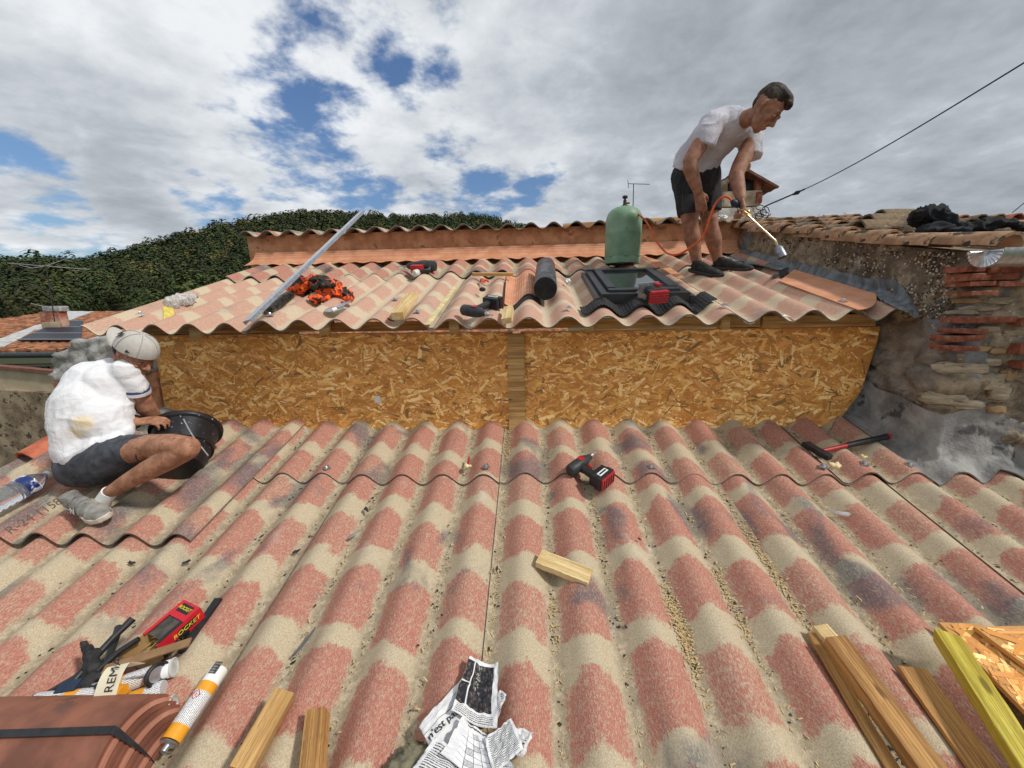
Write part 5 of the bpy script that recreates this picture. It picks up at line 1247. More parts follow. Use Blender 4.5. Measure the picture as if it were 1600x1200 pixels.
b = MB(); b.rings([[Vector((x, r*math.sin(aa+w)-.0185*(r/.12), .064+r*math.cos(aa+w)+(.0 if i_ < 5 else 0)+q)) for w, q in ((-.06, 0), (.06, 0), (.06, .0018), (-.06, .0018))] for i_, (x, r) in enumerate(st_)]); b.build('strap', M_black, ts)
# screw box
M, ln = frame(Lp, (245, 1020), (306, 966), .05); ln += .01; bxw, bxh = .078, .058
sbx = root('screw_box', 'open red and black carton of long screws in the pile at lower left', 'box', M)
M_rb = mat('red_carton', lin(196, 30, 44), .4, var=.08); M_bc = mat('black_carton', (.015, .015, .016), .4); M_card = mat('cardboard', lin(172, 140, 92), .85, var=.12, scale=30)
def sb_(n_, c, d, m, R=None): o = MB().box((0, 0, 0), d, R).build(n_, m, sbx); o.location = c; return o
sb_('carton_floor', (ln/2, 0, .0015), (ln, bxw, .003), M_card); sb_('carton_side', (ln/2, -bxw/2, bxh/2+.001), (ln, .002, bxh), M_rb); sb_('carton_side', (ln/2, bxw/2, bxh/2+.001), (ln, .002, bxh), M_card)
sb_('carton_end', (ln, 0, bxh/2+.001), (.002, bxw+.002, bxh), M_rb); sb_('carton_top', (ln*.80, 0, bxh+.002), (ln*.40, bxw+.002, .002), M_rb)
sb_('carton_top', (ln*.33, bxw*.44, bxh+.002), (ln*.54, bxw*.14, .002), M_rb); sb_('carton_top', (ln*.33, -bxw*.44, bxh+.002), (ln*.54, bxw*.14, .002), M_bc)
sb_('window_film', (ln*.37, 0, bxh-.002), (ln*.5, bxw*.76, .0006), mat('dark_film', (.05, .045, .04), .12, c2=(.12, .1, .08), scale=30, alpha=.75))
sb_('black_panel', (ln*.30, -bxw/2-.0015, bxh*.20), (ln*.62, .001, bxh*.38), M_bc)
b = MB().prismy([(ln*.36, bxh*.42), (ln*.80, bxh*.42), (ln*.86, bxh*.80), (ln*.44, bxh*.80)], -bxw/2-.0022, -bxw/2-.0012); b.build('name_panel', M_bc, sbx)
M_yl = mat('yellow_ink', lin(236, 206, 60), .5)
text('ROCKET', .019, M_yl, sbx, Matrix.Translation((ln*.61, -bxw/2-.0027, bxh*.61)) @ Matrix.Rotation(rad(90), 4, 'X'), 1.05, .25)
sb_('name_panel', (ln*.84, 0, bxh+.0033), (.026, bxw*.66, .0006), M_bc); text('ROCKET', .014, M_yl, sbx, Matrix.Translation((ln*.84, 0, bxh+.0042)) @ Matrix.Rotation(rad(-90), 4, 'Z'), 1.0, .25)
fl = MB().slab([[Vector((-.055*v, bxw/2+.010*v+.012*v*v, .002+bxh*u*(1-.25*v*v))) for v in (0, .25, .5, .75, 1)] for u in (0, .5, 1)], .0015, (0, 1, 0)).build('carton_flap', M_card, sbx)
fl = MB().slab([[Vector((-.045*v, -bxw/2+bxw*u*(1-.2*v), .003-.012*v*v)) for v in (0, .33, .66, 1)] for u in (0, .5, 1)], .0015, (0, 0, 1)).build('carton_flap', M_card, sbx)
M_scr = mat('yellow_zinc', (.55, .42, .18), .3, .9, var=.3)
for i in range(70):
    c = Vector((rng.uniform(.0, ln*.55), rng.uniform(-bxw*.40, bxw*.40), rng.uniform(.008, .034))); d = Vector((rng.gauss(.7, .5), rng.gauss(0, .5), rng.gauss(0, .12))).normalized()
    d2 = d*.022; b = MB().tube([c-d2, c+d2*.8, c+d2*.85, c+d2], [.0007, .0019, .0042, .0042], 6)
    b.build('screw', M_scr, sbx)
# black bars
def bar_(name, a, b_, w, h, m, label, cat, off=.05, lift=0, z=None):
    M, ln = frame(Lp, a, b_, off); o = MB().box((ln/2, 0, h/2), (ln, w, h)).build(name, m, None, bevel=.002); o.matrix_world = M @ Matrix.Translation((0, 0, lift)); return tag(o, label, cat)
bar_('black_bar', (286, 1022), (343, 938), .024, .014, M_black, 'flat black plastic bar lying under the red screw carton', 'bar')
bar_('black_profile', (38, 1108), (188, 1020), .012, .012, M_black, 'thin black bar running up from the tile stack under the gloves', 'bar')
bar_('cardboard_strip', (178, 1066), (310, 1022), .026, .006, mat('brown_card', lin(140, 108, 76), .85, var=.12, scale=30), 'long folded strip of brown cardboard across the cartridge pile', 'cardboard', lift=.058)
# caulking gun
t0_ = Lp(120, 1090, .06); M, ln = frame(Lp, (108, 1096), (262, 1070), .05); cg = root('caulking_gun', 'black caulking gun with round plunger end on the cartridge pile', 'caulking gun', M @ Matrix.Translation((0, 0, .055)))
MB().tube([(0, 0, 0), (ln*.98, 0, 0)], .0045, 10).build('plunger_rod', M_steel, cg)
MB().lathe([(.010, 0), (.030, 0), (.031, .008), (.027, .010), (.024, .004), (.010, .004)], 28, (ln*.97, 0, 0), (1, -.35, .25)).build('end_ring', M_black, cg)
MB().lathe([(.002, 0), (.022, .001), (.022, .005), (.002, .006)], 24, (ln*.965, 0, 0), (1, -.35, .25)).build('plunger_disc', M_steel, cg)
MB().tube([(.02, 0, 0), (.06, .12, .02), (.085, .165, .03)], [.011, .009, .011], 12).build('handle', M_black, cg)
MB().tube([(.05, 0, 0), (.10, .08, .01), (.135, .105, .015)], [.011, .008, .008], 12).build('trigger', M_black, cg)
MB().box((.03, 0, 0), (.05, .03, .03)).build('grip_block', mat('navy_plastic', (0, 0, 0)), cg, bevel=.004)
# gloves
def glove():
    b = MB(); P_ = lambda x, y, h: Lp(x, y, .05+h)
    b.tube([P_(118, 1085, .04), P_(135, 1068, .05), P_(150, 1050, .06)], [.028, .030, .026], 12, sq=.6)
    for (x0, y0, x1, y1, h0, h1, r) in ((140, 1055, 131, 1003, .06, .09, .0085), (146, 1050, 140, 1008, .065, .09, .0085), (150, 1052, 153, 1012, .06, .08, .008), (128, 1070, 176, 1046, .05, .06, .008)):
        b.tube([P_(x0, y0, h0), P_(x1, y1, h1)], [r*1.4, r], 10)
    b.tube([P_(112, 1092, .04), P_(160, 1078, .05), P_(180, 1068, .05)], [.02, .018, .012], 10)
    return remesh('work_glove', b, M_blackr, None, .004, 3, lambda p, n: p+n*.005*fb(p.x*60, p.y*60, p.z*60))
tag(glove(), 'limp black work glove with fingers up on the pile at lower left', 'glove')
o = MB().tube([Lp(112, 1098, .08), Lp(160, 1058, .085), Lp(186, 980, .085)], [.008, .009, .011], 10).build('lever', M_black); tag(o, 'long black lever sticking up behind the glove at lower left', 'lever')
# cartridges
M_or2 = mat('orange_print', lin(226, 156, 40), .35, var=.06); M_wp = mat('white_print', lin(232, 232, 230), .35, var=.03)
def print_mat():
    m = bpy.data.materials.new('printed_label'); m.use_nodes = True; t = NT(m.node_tree); m.node_tree.nodes.clear()
    co = t.n('ShaderNodeTexCoord').outputs['Object']; s = t.n('ShaderNodeSeparateXYZ', {0: co})
    ang_ = t.m('ARCTAN2', s.outputs[1], s.outputs[2])
    ln_ = t.ss(t.m('SINE', t.m('MULTIPLY', ang_, 34.0)), .1, .3)
    wd = t.ss(t.noise(t.n('ShaderNodeCombineXYZ', {0: t.m('MULTIPLY', s.outputs[0], 420), 1: t.m('FLOOR', t.m('MULTIPLY', ang_, 5.4)), 2: 0}).outputs[0], 1.0, 2).outputs[0], .42, .48)
    c = t.mix(t.m('MULTIPLY', ln_, wd), lin(234, 234, 232), lin(120, 116, 120))
    b = t.n('ShaderNodeBsdfPrincipled', {'Base Color': c, 'Roughness': .35}); t.L.new(b.outputs[0], t.n('ShaderNodeOutputMaterial').inputs[0]); return m
M_pl = print_mat()
def cartridge(a, b_, label, r=.0235, lift=0, off=.05, openend=False, bands=None, roll=0, sf=Lp):
    M, ln = frame(sf, a, b_, off); t = root('sealant_cartridge', label, 'cartridge', M @ Matrix.Translation((0, 0, r+lift)) @ Matrix.Rotation(roll, 4, 'X'), 'sealant cartridges in the pile')
    bands = bands or [(0, .18, M_or2), (.18, .62, M_pl), (.62, .76, M_or2), (.76, 1.0, M_wp)]
    for u0, u1, m in bands:
        MB().lathe([(r, u0*ln), (r, u1*ln)] if u1 < 1 else [(r, u0*ln), (r, u1*ln-.004), (r*.93, ln)], 28, (0, 0, 0), (1, 0, 0)).build('printed_band', m, t)
    if openend:
        MB().lathe([(r*.70, ln+.001), (r*1.06, ln+.001), (r*1.06, ln+.004), (r*.9, ln+.005), (r*.86, ln-.002), (r*.1, ln-.001)], 28, (0, 0, 0), (1, 0, 0)).build('open_rim', mat('grey_white_plastic', (.5, .5, .48), .5), t)
    MB().lathe([(r*1.02, -.003), (r*.9, -.006), (r*.35, -.008), (r*.35, -.020), (r*.2, -.022)], 24, (0, 0, 0), (1, 0, 0)).build('metal_end', M_steel, t)
    return t
c1 = cartridge((272, 1166), (348, 1052), 'white and orange sealant cartridge lying alone right of the tile stack')
rC = .0235
lnc = frame(Lp, (272, 1166), (348, 1052), .05)[1]
b = MB()
for k in range(14):
    b.box((lnc*.86+.0022*k, -.004+.0, rC+.0004), (.0011 if k % 3 else .0018, .022, .0004))
b.build('bar_marks', M_ink, c1)
b = MB(); 
for q in range(4):
    a0, a1 = q*math.pi/2, (q+1)*math.pi/2; p0_ = Vector((lnc*.55+.011*math.cos(a0), .011*math.sin(a0), rC-.0005)); p1_ = Vector((lnc*.55+.011*math.cos(a1), .011*math.sin(a1), rC-.0005)); b.tube([p0_, p1_], .0009, 6)
b.tube([(lnc*.55-.004, 0, rC-.0002), (lnc*.55+.004, 0, rC-.0002)], .0012, 6); b.build('warning_mark', M_red, c1)
cartridge((192, 1084), (278, 1054), 'sealant cartridge under the cardboard strip with its open end to the right', openend=True, lift=.012)
cartridge((210, 1104), (262, 1084), 'sealant cartridge beneath the plunger ring of the caulking gun', openend=False, bands=[(0, .5, M_or2), (.5, 1, M_pl)])
cartridge((228, 1128), (274, 1110), 'orange sealant cartridge with open end emerging beside the tile stack', openend=True, bands=[(0, 1, M_or2)])
cartridge((70, 1112), (206, 1098), 'sealant cartridge lying along the top edge of the tile stack', bands=[(0, .35, M_pl), (.35, .5, M_or2), (.5, .85, M_pl), (.85, 1, M_or2)], lift=.02)
# cream printed tag
P = []; a0, a1 = Lp(160, 1102, .13), Lp(196, 1036, .15)
for i in range(19):
    u = i/18; c = a0.lerp(a1, u)+Vector((0, 0, .028*math.sin(u*math.pi*.9))); sd_ = Vector((.046, .016, 0))
    if u > .8: c += Vector((.03*(u-.8)*4, 0, -.02*(u-.8)*4))
    P.append([c-sd_*.5+sd_*(j/4) for j in range(5)])
o = MB().slab(P, .001, (0, 0, 1)).build('packing_band', mat('cream_label', lin(216, 208, 182), .6, var=.05)); tag(o, 'curling cream paper band with black printing on the cartridge pile', 'label')
m0 = P[4][2]; d = (P[8][2]-P[1][2]).normalized(); n_ = Vector((0, -.4, .9)); yv = n_.cross(d).normalized(); n_ = d.cross(yv)
MM = Matrix((d, yv, n_)).transposed().to_4x4(); MM.translation = P[9][2]+n_*.0045-yv*.008
lt = text('REMA', .030, M_ink, None, MM, 1.0); 
lt.parent = o; lt.matrix_parent_inverse = Matrix.Identity(4)
# ------------------------------------------------------------------ newspapers
def paper_mat(kind):
    m = bpy.data.materials.new('newsprint_'+kind); m.use_nodes = True; t = NT(m.node_tree); m.node_tree.nodes.clear()
    uv = t.n('ShaderNodeUVMap').outputs[0]; s = t.n('ShaderNodeSeparateXYZ', {0: uv}); u, v = s.outputs[0], s.outputs[1]
    wh = lin(226, 226, 226); ink = lin(70, 70, 74)
    def lines(n):
        l = t.ss(t.m('SINE', t.m('MULTIPLY', v, n*6.2832)), .0, .35)
        w_ = t.noise(t.n('ShaderNodeCombineXYZ', {0: t.m('MULTIPLY', u, 60), 1: t.m('FLOOR', t.m('MULTIPLY', v, n)), 2: 0}).outputs[0], 1.0, 2).outputs[0]
        return t.m('MULTIPLY', l, t.ss(w_, .40, .47))
    def rect(x0, x1, y0, y1, k=.004):
        return t.m('MULTIPLY', t.m('MULTIPLY', t.ss(u, x0, x0+k), t.ss(u, x1, x1-k)), t.m('MULTIPLY', t.ss(v, y0, y0+k), t.ss(v, y1, y1-k)))
    base = t.mix(t.ss(t.noise(uv, 5, 3).outputs[0], .3, .7), lin(214, 214, 216), lin(234, 233, 230))
    if kind == 'text': c = t.mix(t.m('MULTIPLY', lines(22), rect(.08, .92, .06, .94)), base, ink)
    elif kind == 'photo':
        n_ = t.noise(uv, 14, 8, .7, .6).outputs[0]; vo = t.n('ShaderNodeTexVoronoi', {'Vector': uv, 'Scale': 13.0}); 
        ph = t.mix(t.ss(vo.outputs['Distance'], .15, .55), lin(84, 72, 66), lin(24, 26, 34)); ph = t.mix(t.ss(n_, .55, .7), ph, lin(150, 140, 128)); ph = t.mix(t.m('MULTIPLY', t.ss(n_, .5, .6), rect(.28, .5, .45, .95, .1)), ph, lin(226, 224, 206))
        rr_ = t.m('MAXIMUM', rect(.25, .86, .20, .93), rect(0, .22, .18, .55)); rr_ = t.m('MAXIMUM', rr_, rect(0, .22, .57, .93))
        c = t.mix(rr_, base, ph); c = t.mix(t.m('MULTIPLY', lines(34), rect(.05, .9, .02, .16)), c, ink)
    elif kind == 'head':
        ph = t.mix(t.ss(t.noise(uv, 8, 6).outputs[0], .45, .55), lin(60, 56, 50), lin(178, 160, 120)); c = t.mix(rect(.25, 1, 0, .30), base, ph)
        c = t.mix(rect(.0, 1, .74, .755, .002), c, ink); c = t.mix(rect(.0, 1, .86, .868, .002), c, lin(140, 140, 150))
    elif kind == 'grid':
        bk = t.n('ShaderNodeTexBrick', {'Vector': uv, 'Scale': 8.0, 'Mortar Size': .035, 'Color1': (*lin(232, 232, 232), 1), 'Color2': (*lin(224, 224, 226), 1), 'Mortar': (*ink, 1), 'Brick Width': 1.0, 'Row Height': 1.0}, offset=0.0, squash=1.0).outputs[0]
        cell = t.n('ShaderNodeTexWhiteNoise', {'Vector': t.n('ShaderNodeVectorMath', {0: t.n('ShaderNodeVectorMath', {0: uv, 1: (8, 8, 1)}, operation='MULTIPLY').outputs[0]}, operation='FLOOR').outputs[0]}, noise_dimensions='3D').outputs[0]
        tx = t.m('MULTIPLY', t.ss(cell, .80, .82), lines(60)); bk = t.mix(tx, bk, ink)
        c = t.mix(rect(.15, 1, .0, .85), base, bk); c = t.mix(t.m('MULTIPLY', lines(12), rect(.2, .8, .88, .96)), c, ink)
    else:
        c = t.mix(rect(.12, .62, .3, .8), base, lin(150, 176, 168)); c = t.mix(t.m('MULTIPLY', t.ss(t.noise(uv, 4, 1).outputs[0], .5, .52), rect(.12, .62, .3, .8)), c, lin(196, 24, 50)); c = t.mix(t.m('MULTIPLY', lines(7), rect(.7, .9, .3, .6)), c, ink)
    b = t.n('ShaderNodeBsdfPrincipled', {'Base Color': c, 'Roughness': .8, 'Normal': t.n('ShaderNodeBump', {'Height': t.noise(uv, 4, 4, .6, 1.0).outputs[0], 'Strength': .6, 'Distance': .01}).outputs[0]})
    t.L.new(b.outputs[0], t.n('ShaderNodeOutputMaterial').inputs[0]); return m
def news(cor, kind, off, label, amp=.35, crum=.006, curl=0):
    q = [Lp(x, y, .05) for x, y in cor]; P = []; n = 26
    for i in range(n+1):
        r = []
        for j in range(n+1):
            p = q[3].lerp(q[2], i/n).lerp(q[0].lerp(q[1], i/n), j/n); base = LH+LS*p.y
            fu_, fv_ = i/n, j/n
            p.x += .003*fb(fv_*3, off*90); p.y += .003*fb(fu_*3, off*70)
            p.z = base+(zL(p.x, p.y)-base)*amp+CH*(1-amp)+.014+off+crum*(1-abs(fb(fu_*2.2+off*99, fv_*2.2, 1, 3)*2))+curl*(fu_-.5)**2*4; r.append(p)
        P.append(r)
    o = MB().slab(P, .0008, (0, 0, 1)).build('newspaper_page', paper_mat(kind), None, ang=80)
    me = o.data; ul = me.uv_layers.new(name='UVMap'); N = (n+1)*(n+1)
    for lp in me.loops:
        k = lp.vertex_index % N; ul.data[lp.index].uv = ((k//(n+1))/n, (k % (n+1))/n)
    return tag(o, label, 'newspaper'), P
hd, HP = news([(655, 1142), (730, 1060), (775, 1120), (690, 1215)], 'head', .000, 'newspaper page with a big bold headline at the left of the paper heap', curl=.004)
news([(762, 1072), (792, 1094), (778, 1130), (752, 1120)], 'text', .006, 'small greyish newspaper corner peeking out right of the photo page')
news([(794, 1144), (834, 1162), (818, 1205), (778, 1180)], 'advert', .010, 'newspaper page with a red and teal picture at the right of the heap', curl=.01)
news([(735, 1038), (779, 1048), (776, 1153), (705, 1130)], 'photo', .014, 'newspaper page with a tall dark crowd photograph standing highest in the heap', curl=.006)
news([(682, 1174), (752, 1208), (735, 1290), (622, 1250)], 'text', .020, 'newspaper page of small text at the bottom edge, left in the heap')
news([(724, 1140), (768, 1166), (830, 1270), (690, 1206)], 'grid', .026, 'newspaper page with a crossword grid at the bottom of the heap', curl=.004)
news([(758, 1172), (799, 1149), (819, 1200), (772, 1235)], 'text', .032, 'newspaper page of small text at the bottom edge, right in the heap', curl=.006)
me = textmesh("n'est pas a", .05, 0); bolden(me, .0018); xs = [v.co.x for v in me.vertices]; wx = max(xs)-min(xs); x0 = min(xs); ys = [v.co.y for v in me.vertices]; 
def hp_(u, v):
    n = 26; i = min(max(u*n, 0), n-.001); j = min(max(v*n, 0), n-.001); a, b_ = int(i), int(j); fu_, fv_ = i-a, j-b_
    return HP[a][b_].lerp(HP[a+1][b_], fu_).lerp(HP[a][b_+1].lerp(HP[a+1][b_+1], fu_), fv_)
for v in me.vertices:
    u = .03+.66*(v.co.x-x0)/wx; w_ = .60+v.co.y*4.4; v.co = hp_(u, w_)+Vector((0, -.0004, .0022))
me.materials.clear(); me.materials.append(M_ink); o = bpy.data.objects.new('headline_lettering', me); COL.objects.link(o); o.parent = hd
rk = wrinkly('rubble_lump', [(Lp(652, 1196, .04), .05, (1.3, 1, .6)), (Lp(630, 1215, .04), .05, (1, 1, .6))], mat('mossy_lump', lin(88, 86, 70), .95, c2=lin(140, 134, 108), scale=30, bump=.004), .008, .010, 20, 'grey green mossy lump under the left newspapers at the bottom edge', 'rubble')
MB2 = None

# ------------------------------------------------------------------ people
M_skin = mat('skin', lin(134, 92, 72), .6, c2=lin(160, 115, 92), scale=30, bump=.0006, bscale=180, spec=.35)
M_skin2 = mat('tanned_skin', lin(144, 98, 74), .6, c2=lin(176, 128, 100), scale=30, bump=.0006, bscale=180, c3=lin(112, 70, 50), t3=.60, s3=50, spec=.35)
M_hair = mat('brown_hair', lin(28, 20, 16), .7, c2=lin(66, 48, 34), scale=60, stretch=(1, 1, .25), bump=.003, bscale=90)
def shirt_mat(name, c, c2, stain=None):
    m = bpy.data.materials.new(name); m.use_nodes = True; t = NT(m.node_tree); m.node_tree.nodes.clear()
    co = t.n('ShaderNodeTexCoord').outputs['Object']; col = t.mix(t.ss(t.noise(co, 6, 4).outputs[0], .35, .65), c, c2)
    if stain is not None:
        for p, r, cc_ in stain:
            d = t.n('ShaderNodeVectorMath', {0: co, 1: p}, operation='DISTANCE').outputs['Value']; nz = t.noise(co, 22, 5).outputs[0]
            col = t.mix(t.m('MULTIPLY', t.ss(t.m('ADD', d, t.m('MULTIPLY', nz, r)), r*1.5, r*.8), .75), col, cc_)
    wv = t.noise(co, 400, 2).outputs[0]; w2 = t.noise(co, 22, 5, .6, .8).outputs[0]
    b = t.n('ShaderNodeBsdfPrincipled', {'Base Color': col, 'Roughness': .9, 'Specular IOR Level': .15, 'Normal': t.n('ShaderNodeBump', {'Height': t.m('ADD', w2, t.m('MULTIPLY', wv, .1)), 'Strength': .8, 'Distance': .008}).outputs[0]})
    t.L.new(b.outputs[0], t.n('ShaderNodeOutputMaterial').inputs[0]); return m
def PR(x, y, Y, rpx): p = atY(x, y, Y); return p, rpx*p.dot(FW)/F
class Body(MB):
    def limb(s, pts, flat=(False, False), sq=1.0, n=20):
        P = [PR(*q) for q in pts]; s.tube([p for p, r in P], [r for p, r in P], n, sq=sq)
        for i, (p, r) in enumerate(P):
            if (i == 0 and flat[0]) or (i == len(P)-1 and flat[1]): continue
            s.sph(p, r*.995, 16, 11)
        return s
    def ball(s, *q, sc=(1, 1, 1)): p, r = PR(*q); return s.sph(p, r, 18, 13, sc)
def folds(a, amp, sc, amp2=.3):
    a = Vector(a).normalized()
    def f(p, n):
        q = (p-a*(p.dot(a)*.82))*sc; w = Vector((fb(p.x*5, p.y*5, p.z*5, 2), fb(p.z*5, p.x*5, 3, 2), 0))*.8
        r = 1-abs(mnoise.noise(q+w)*2.2); r2 = 1-abs(mnoise.noise(q*2.3+w*2+Vector((3, 7, 1)))*2.2)
        k = .5+.8*max(0, mnoise.noise(p*6+Vector((2, 2, 9)))+.3)
        return p+n*(amp*k*(max(0, r)**2.5-.25)+amp*amp2*(max(0, r2)**2-.3))
    return f
def hand(mb, W, u, n, s, curl=(.4, .5, .4), side=1, spread=.06, thumb=.7):
    u = u.normalized(); n = (n-u*n.dot(u)).normalized(); v = n.cross(u)
    kn = []
    for k in range(4):
        off = (k-1.5)*.0195*s; b = W+v*off*.55+u*.006*s; e = W+v*off+u*(.088-.003*abs(k-1.2))*s
        mb.tube([b-u*.012*s, (b+e)/2, e], [.014*s, .0135*s, .0105*s], 10); mb.sph(e, .0105*s, 10, 8); kn.append(e)
    mb.sph(W, .021*s, 12, 9)
    L = [(.040, .024, .020), (.044, .028, .021), (.041, .026, .020), (.032, .020, .018)]
    for k in range(4):
        p = kn[k]; d = (u+v*(k-1.5)*spread).normalized(); a = 0; pts = [p]; rr = [.0098*s]
        for q in range(3):
            a += curl[q]*(1+.08*k+.06*math.sin(k*3)); dd = (d*math.cos(a)+n*math.sin(a)); p = p+dd*L[k][q]*s; pts.append(p); rr.append((.0088, .0080, .0066)[q]*s)
        mb.tube(pts, rr, 10)
        for p_, r_ in zip(pts, rr): mb.sph(p_, r_*.99, 10, 8)
    b = W+u*.022*s+v*side*(-.022)*s; t1 = b+(u*.7-v*side*.75+n*.35).normalized()*.038*s; t2 = t1+(u*thumb-v*side*.25+n*.5).normalized()*.030*s; t3 = t2+(u*thumb+n*.6).normalized()*.024*s
    mb.tube([b, t1, t2, t3], [.014*s, .0115*s, .0098*s, .0078*s], 10)
    for p_, r_ in ((b, .014), (t1, .0115), (t2, .0098), (t3, .0078)): mb.sph(p_, r_*s*.99, 10, 8)
def headM(c, f, u, s):
    f = Vector(f).normalized(); u = Vector(u); u = (u-f*u.dot(f)).normalized(); l = u.cross(f)
    M = (Matrix((f, l, u)).transposed()*s).to_4x4(); M.translation = c; return M
def head(mb, M):
    R = M.to_3x3(); s = R.col[0].length; Rn = R.normalized()
    def S_(c, r, sc=(1, 1, 1)): mb.sph(M@Vector(c), r*s, 18, 13, sc, Rn)
    def T_(pts, rr): mb.tube([M@Vector(p) for p in pts], [r*s for r in rr], 12); [mb.sph(M@Vector(p), r*s*.99, 10, 8) for p, r in zip(pts, rr)]
    S_((-.018, 0, .038), .088, (1.08, .87, .98)); S_((.022, 0, .012), .066, (.95, 1.0, 1.0)); S_((.030, 0, -.035), .058, (.95, .98, 1.15)); S_((.056, 0, -.086), .026, (1, 1.15, .9))
    for k in (-1, 1):
        T_([(-.005, k*.056, -.035), (.03, k*.042, -.078), (.055, k*.018, -.092)], [.016, .016, .016])
        S_((.062, k*.036, -.022), .020); S_((-.010, k*.079, .004), .015, (.85, .45, 1.5)); S_((.093, k*.0115, -.026), .0095)
        T_([(.072, k*.044, .026), (.085, k*.020, .030)], [.0095, .0105]); S_((.070, k*.030, .010), .015, (.7, 1, .8))
    T_([(.086, 0, .018), (.098, 0, -.004), (.108, 0, -.022)], [.0085, .0095, .0115])
    T_([(.080, -.022, -.060), (.089, -.008, -.055), (.089, .008, -.055), (.080, .022, -.060)], [.004, .0062, .0062, .004])
    T_([(.078, -.018, -.066), (.086, 0, -.068), (.078, .018, -.066)], [.004, .0075, .004])
def eyes(M, root_):
    for k in (-1, 1):
        c = M@Vector((.0745, k*.030, .008)); s = M.to_3x3().col[0].length
        o = MB().sph(c, .0100*s, 14, 10).build('eye', mat('eye_white', (.35, .32, .30), .3), root_)
        MB().sph(M@Vector((.0825, k*.030, .005)), .0042*s, 10, 8).build('iris', mat('iris_brown', (.05, .03, .02), .2), o)
        b = MB().tube([M@Vector(q) for q in ((.074, k*.046, .026), (.085, k*.032, .034), (.089, k*.016, .031))], [.002*s, .0034*s, .0028*s], 8).build('eyebrow', M_hair, root_)
        MB().tube([M@Vector(q) for q in ((.071, k*.044, .010), (.0835, k*.030, .0125), (.079, k*.016, .008))], .003*s, 8).build('eyelid', M_skin, root_)

# ---- standing worker
p1 = root('person', 'standing man in pale grey T-shirt and black shorts bending down with a gas torch', 'person', atY(1105, 430, 2.86))
S1 = .80
B = Body()
B.limb([(1073, 285, 2.84, 19), (1077, 318, 2.82, 16), (1078, 343, 2.80, 12.5), (1079, 356, 2.81, 11.5), (1082, 372, 2.82, 12.2), (1086, 392, 2.84, 8.8), (1089, 410, 2.85, 7.4)])
B.limb([(1104, 285, 2.90, 18), (1107, 318, 2.89, 15), (1108, 343, 2.87, 12), (1110, 356, 2.88, 11.5), (1115, 375, 2.89, 12), (1118, 393, 2.91, 8.5), (1122, 408, 2.92, 7.2)])
B.limb([(1086, 262, 2.87, 24), (1098, 238, 2.80, 23), (1118, 214, 2.73, 23), (1138, 198, 2.66, 20), (1156, 190, 2.60, 13), (1170, 184, 2.55, 12.5), (1184, 178, 2.50, 12.5)])
B.ball(1152, 193, 2.60, 12)
B.limb([(1112, 196, 2.60, 15), (1096, 222, 2.57, 13), (1079, 250, 2.56, 11.5), (1078, 262, 2.56, 11), (1084, 280, 2.57, 9.5), (1090, 297, 2.58, 7.2)])
B.limb([(1174, 208, 2.68, 14), (1170, 232, 2.64, 12.5), (1156, 258, 2.60, 11.5), (1150, 274, 2.58, 11), (1154, 292, 2.54, 9.5), (1158, 310, 2.50, 7.2)])
hM = headM(atY(1196, 173, 2.44), (.47, -.38, -.80), (.70, -.36, .62), .89)
head(B, hM)
Wn = atY(1091, 300, 2.585); hand(B, Wn, atY(1097, 328, 2.60)-Wn, Vector((.2, .95, 0)), .84, (.25, .35, .25), 1, .05)
Wf = atY(1158, 313, 2.50); uf = (atY(1160, 330, 2.49)-Wf).normalized(); hand(B, Wf, uf+Vector((-.1, -.35, 0)), Vector((-.95, .25, .0)), .84, (.5, 1.1, .8), 1, .03)
iM = Matrix.Translation(-p1.location)
def rel(o, rt): o.matrix_world = Matrix.Identity(4); o.parent = rt; o.matrix_parent_inverse = Matrix.Translation(rt.matrix_basis.translation).inverted(); return o
rel(remesh('body', B, M_skin, None, .0042, 3, lambda p, n: p), p1)
Sh = Body()
Sh.limb([(1096, 240, 2.81, 31), (1118, 214, 2.74, 33), (1136, 200, 2.68, 29)]); Sh.limb([(1098, 238, 2.81, 31), (1090, 252, 2.84, 35), (1086, 265, 2.86, 37)], (False, True), sq=.9)
Sh.limb([(1136, 198, 2.67, 27), (1152, 191, 2.62, 18.5), (1162, 188, 2.59, 16)], (False, True)); Sh.limb([(1134, 198, 2.66, 27), (1155, 203, 2.68, 22), (1172, 210, 2.70, 19)])
Sh.limb([(1130, 190, 2.66, 20), (1112, 194, 2.60, 18.5), (1101, 215, 2.58, 19), (1096, 231, 2.58, 17.5)], (False, True)); Sh.limb([(1172, 207, 2.69, 18.5), (1174, 228, 2.66, 17), (1172, 246, 2.645, 16)], (False, True))
M_sh1 = shirt_mat('grey_white_shirt', lin(178, 176, 186), lin(198, 196, 204))
rel(remesh('t_shirt', Sh, M_sh1, None, .0055, 4, folds((.75, -.3, .9), .009, 12, .15)), p1)
St = Body()
St.limb([(1085, 262, 2.87, 34), (1088, 275, 2.87, 34), (1088, 286, 2.87, 30)], (True, False), sq=.85)
St.limb([(1072, 275, 2.85, 22), (1076, 305, 2.83, 20.5), (1079, 334, 2.81, 18.5)], (False, True)); St.limb([(1106, 275, 2.89, 18), (1108, 305, 2.88, 17.5), (1109, 331, 2.87, 16)], (False, True))
M_so1 = mat('black_work_cloth', (.012, .012, .013), .85, c2=(.026, .026, .027), scale=18, bump=.002, bscale=60)
so1 = rel(remesh('shorts', St, M_so1, None, .0055, 3, folds((.1, 0, 1), .008, 14)), p1)
pk_ = MB(); a = atY(1078, 318, 2.69); pk_.box(tuple(a), (.10, .02, .11)); rel(pk_.build('thigh_pocket', M_so1, None, bevel=.006), p1)
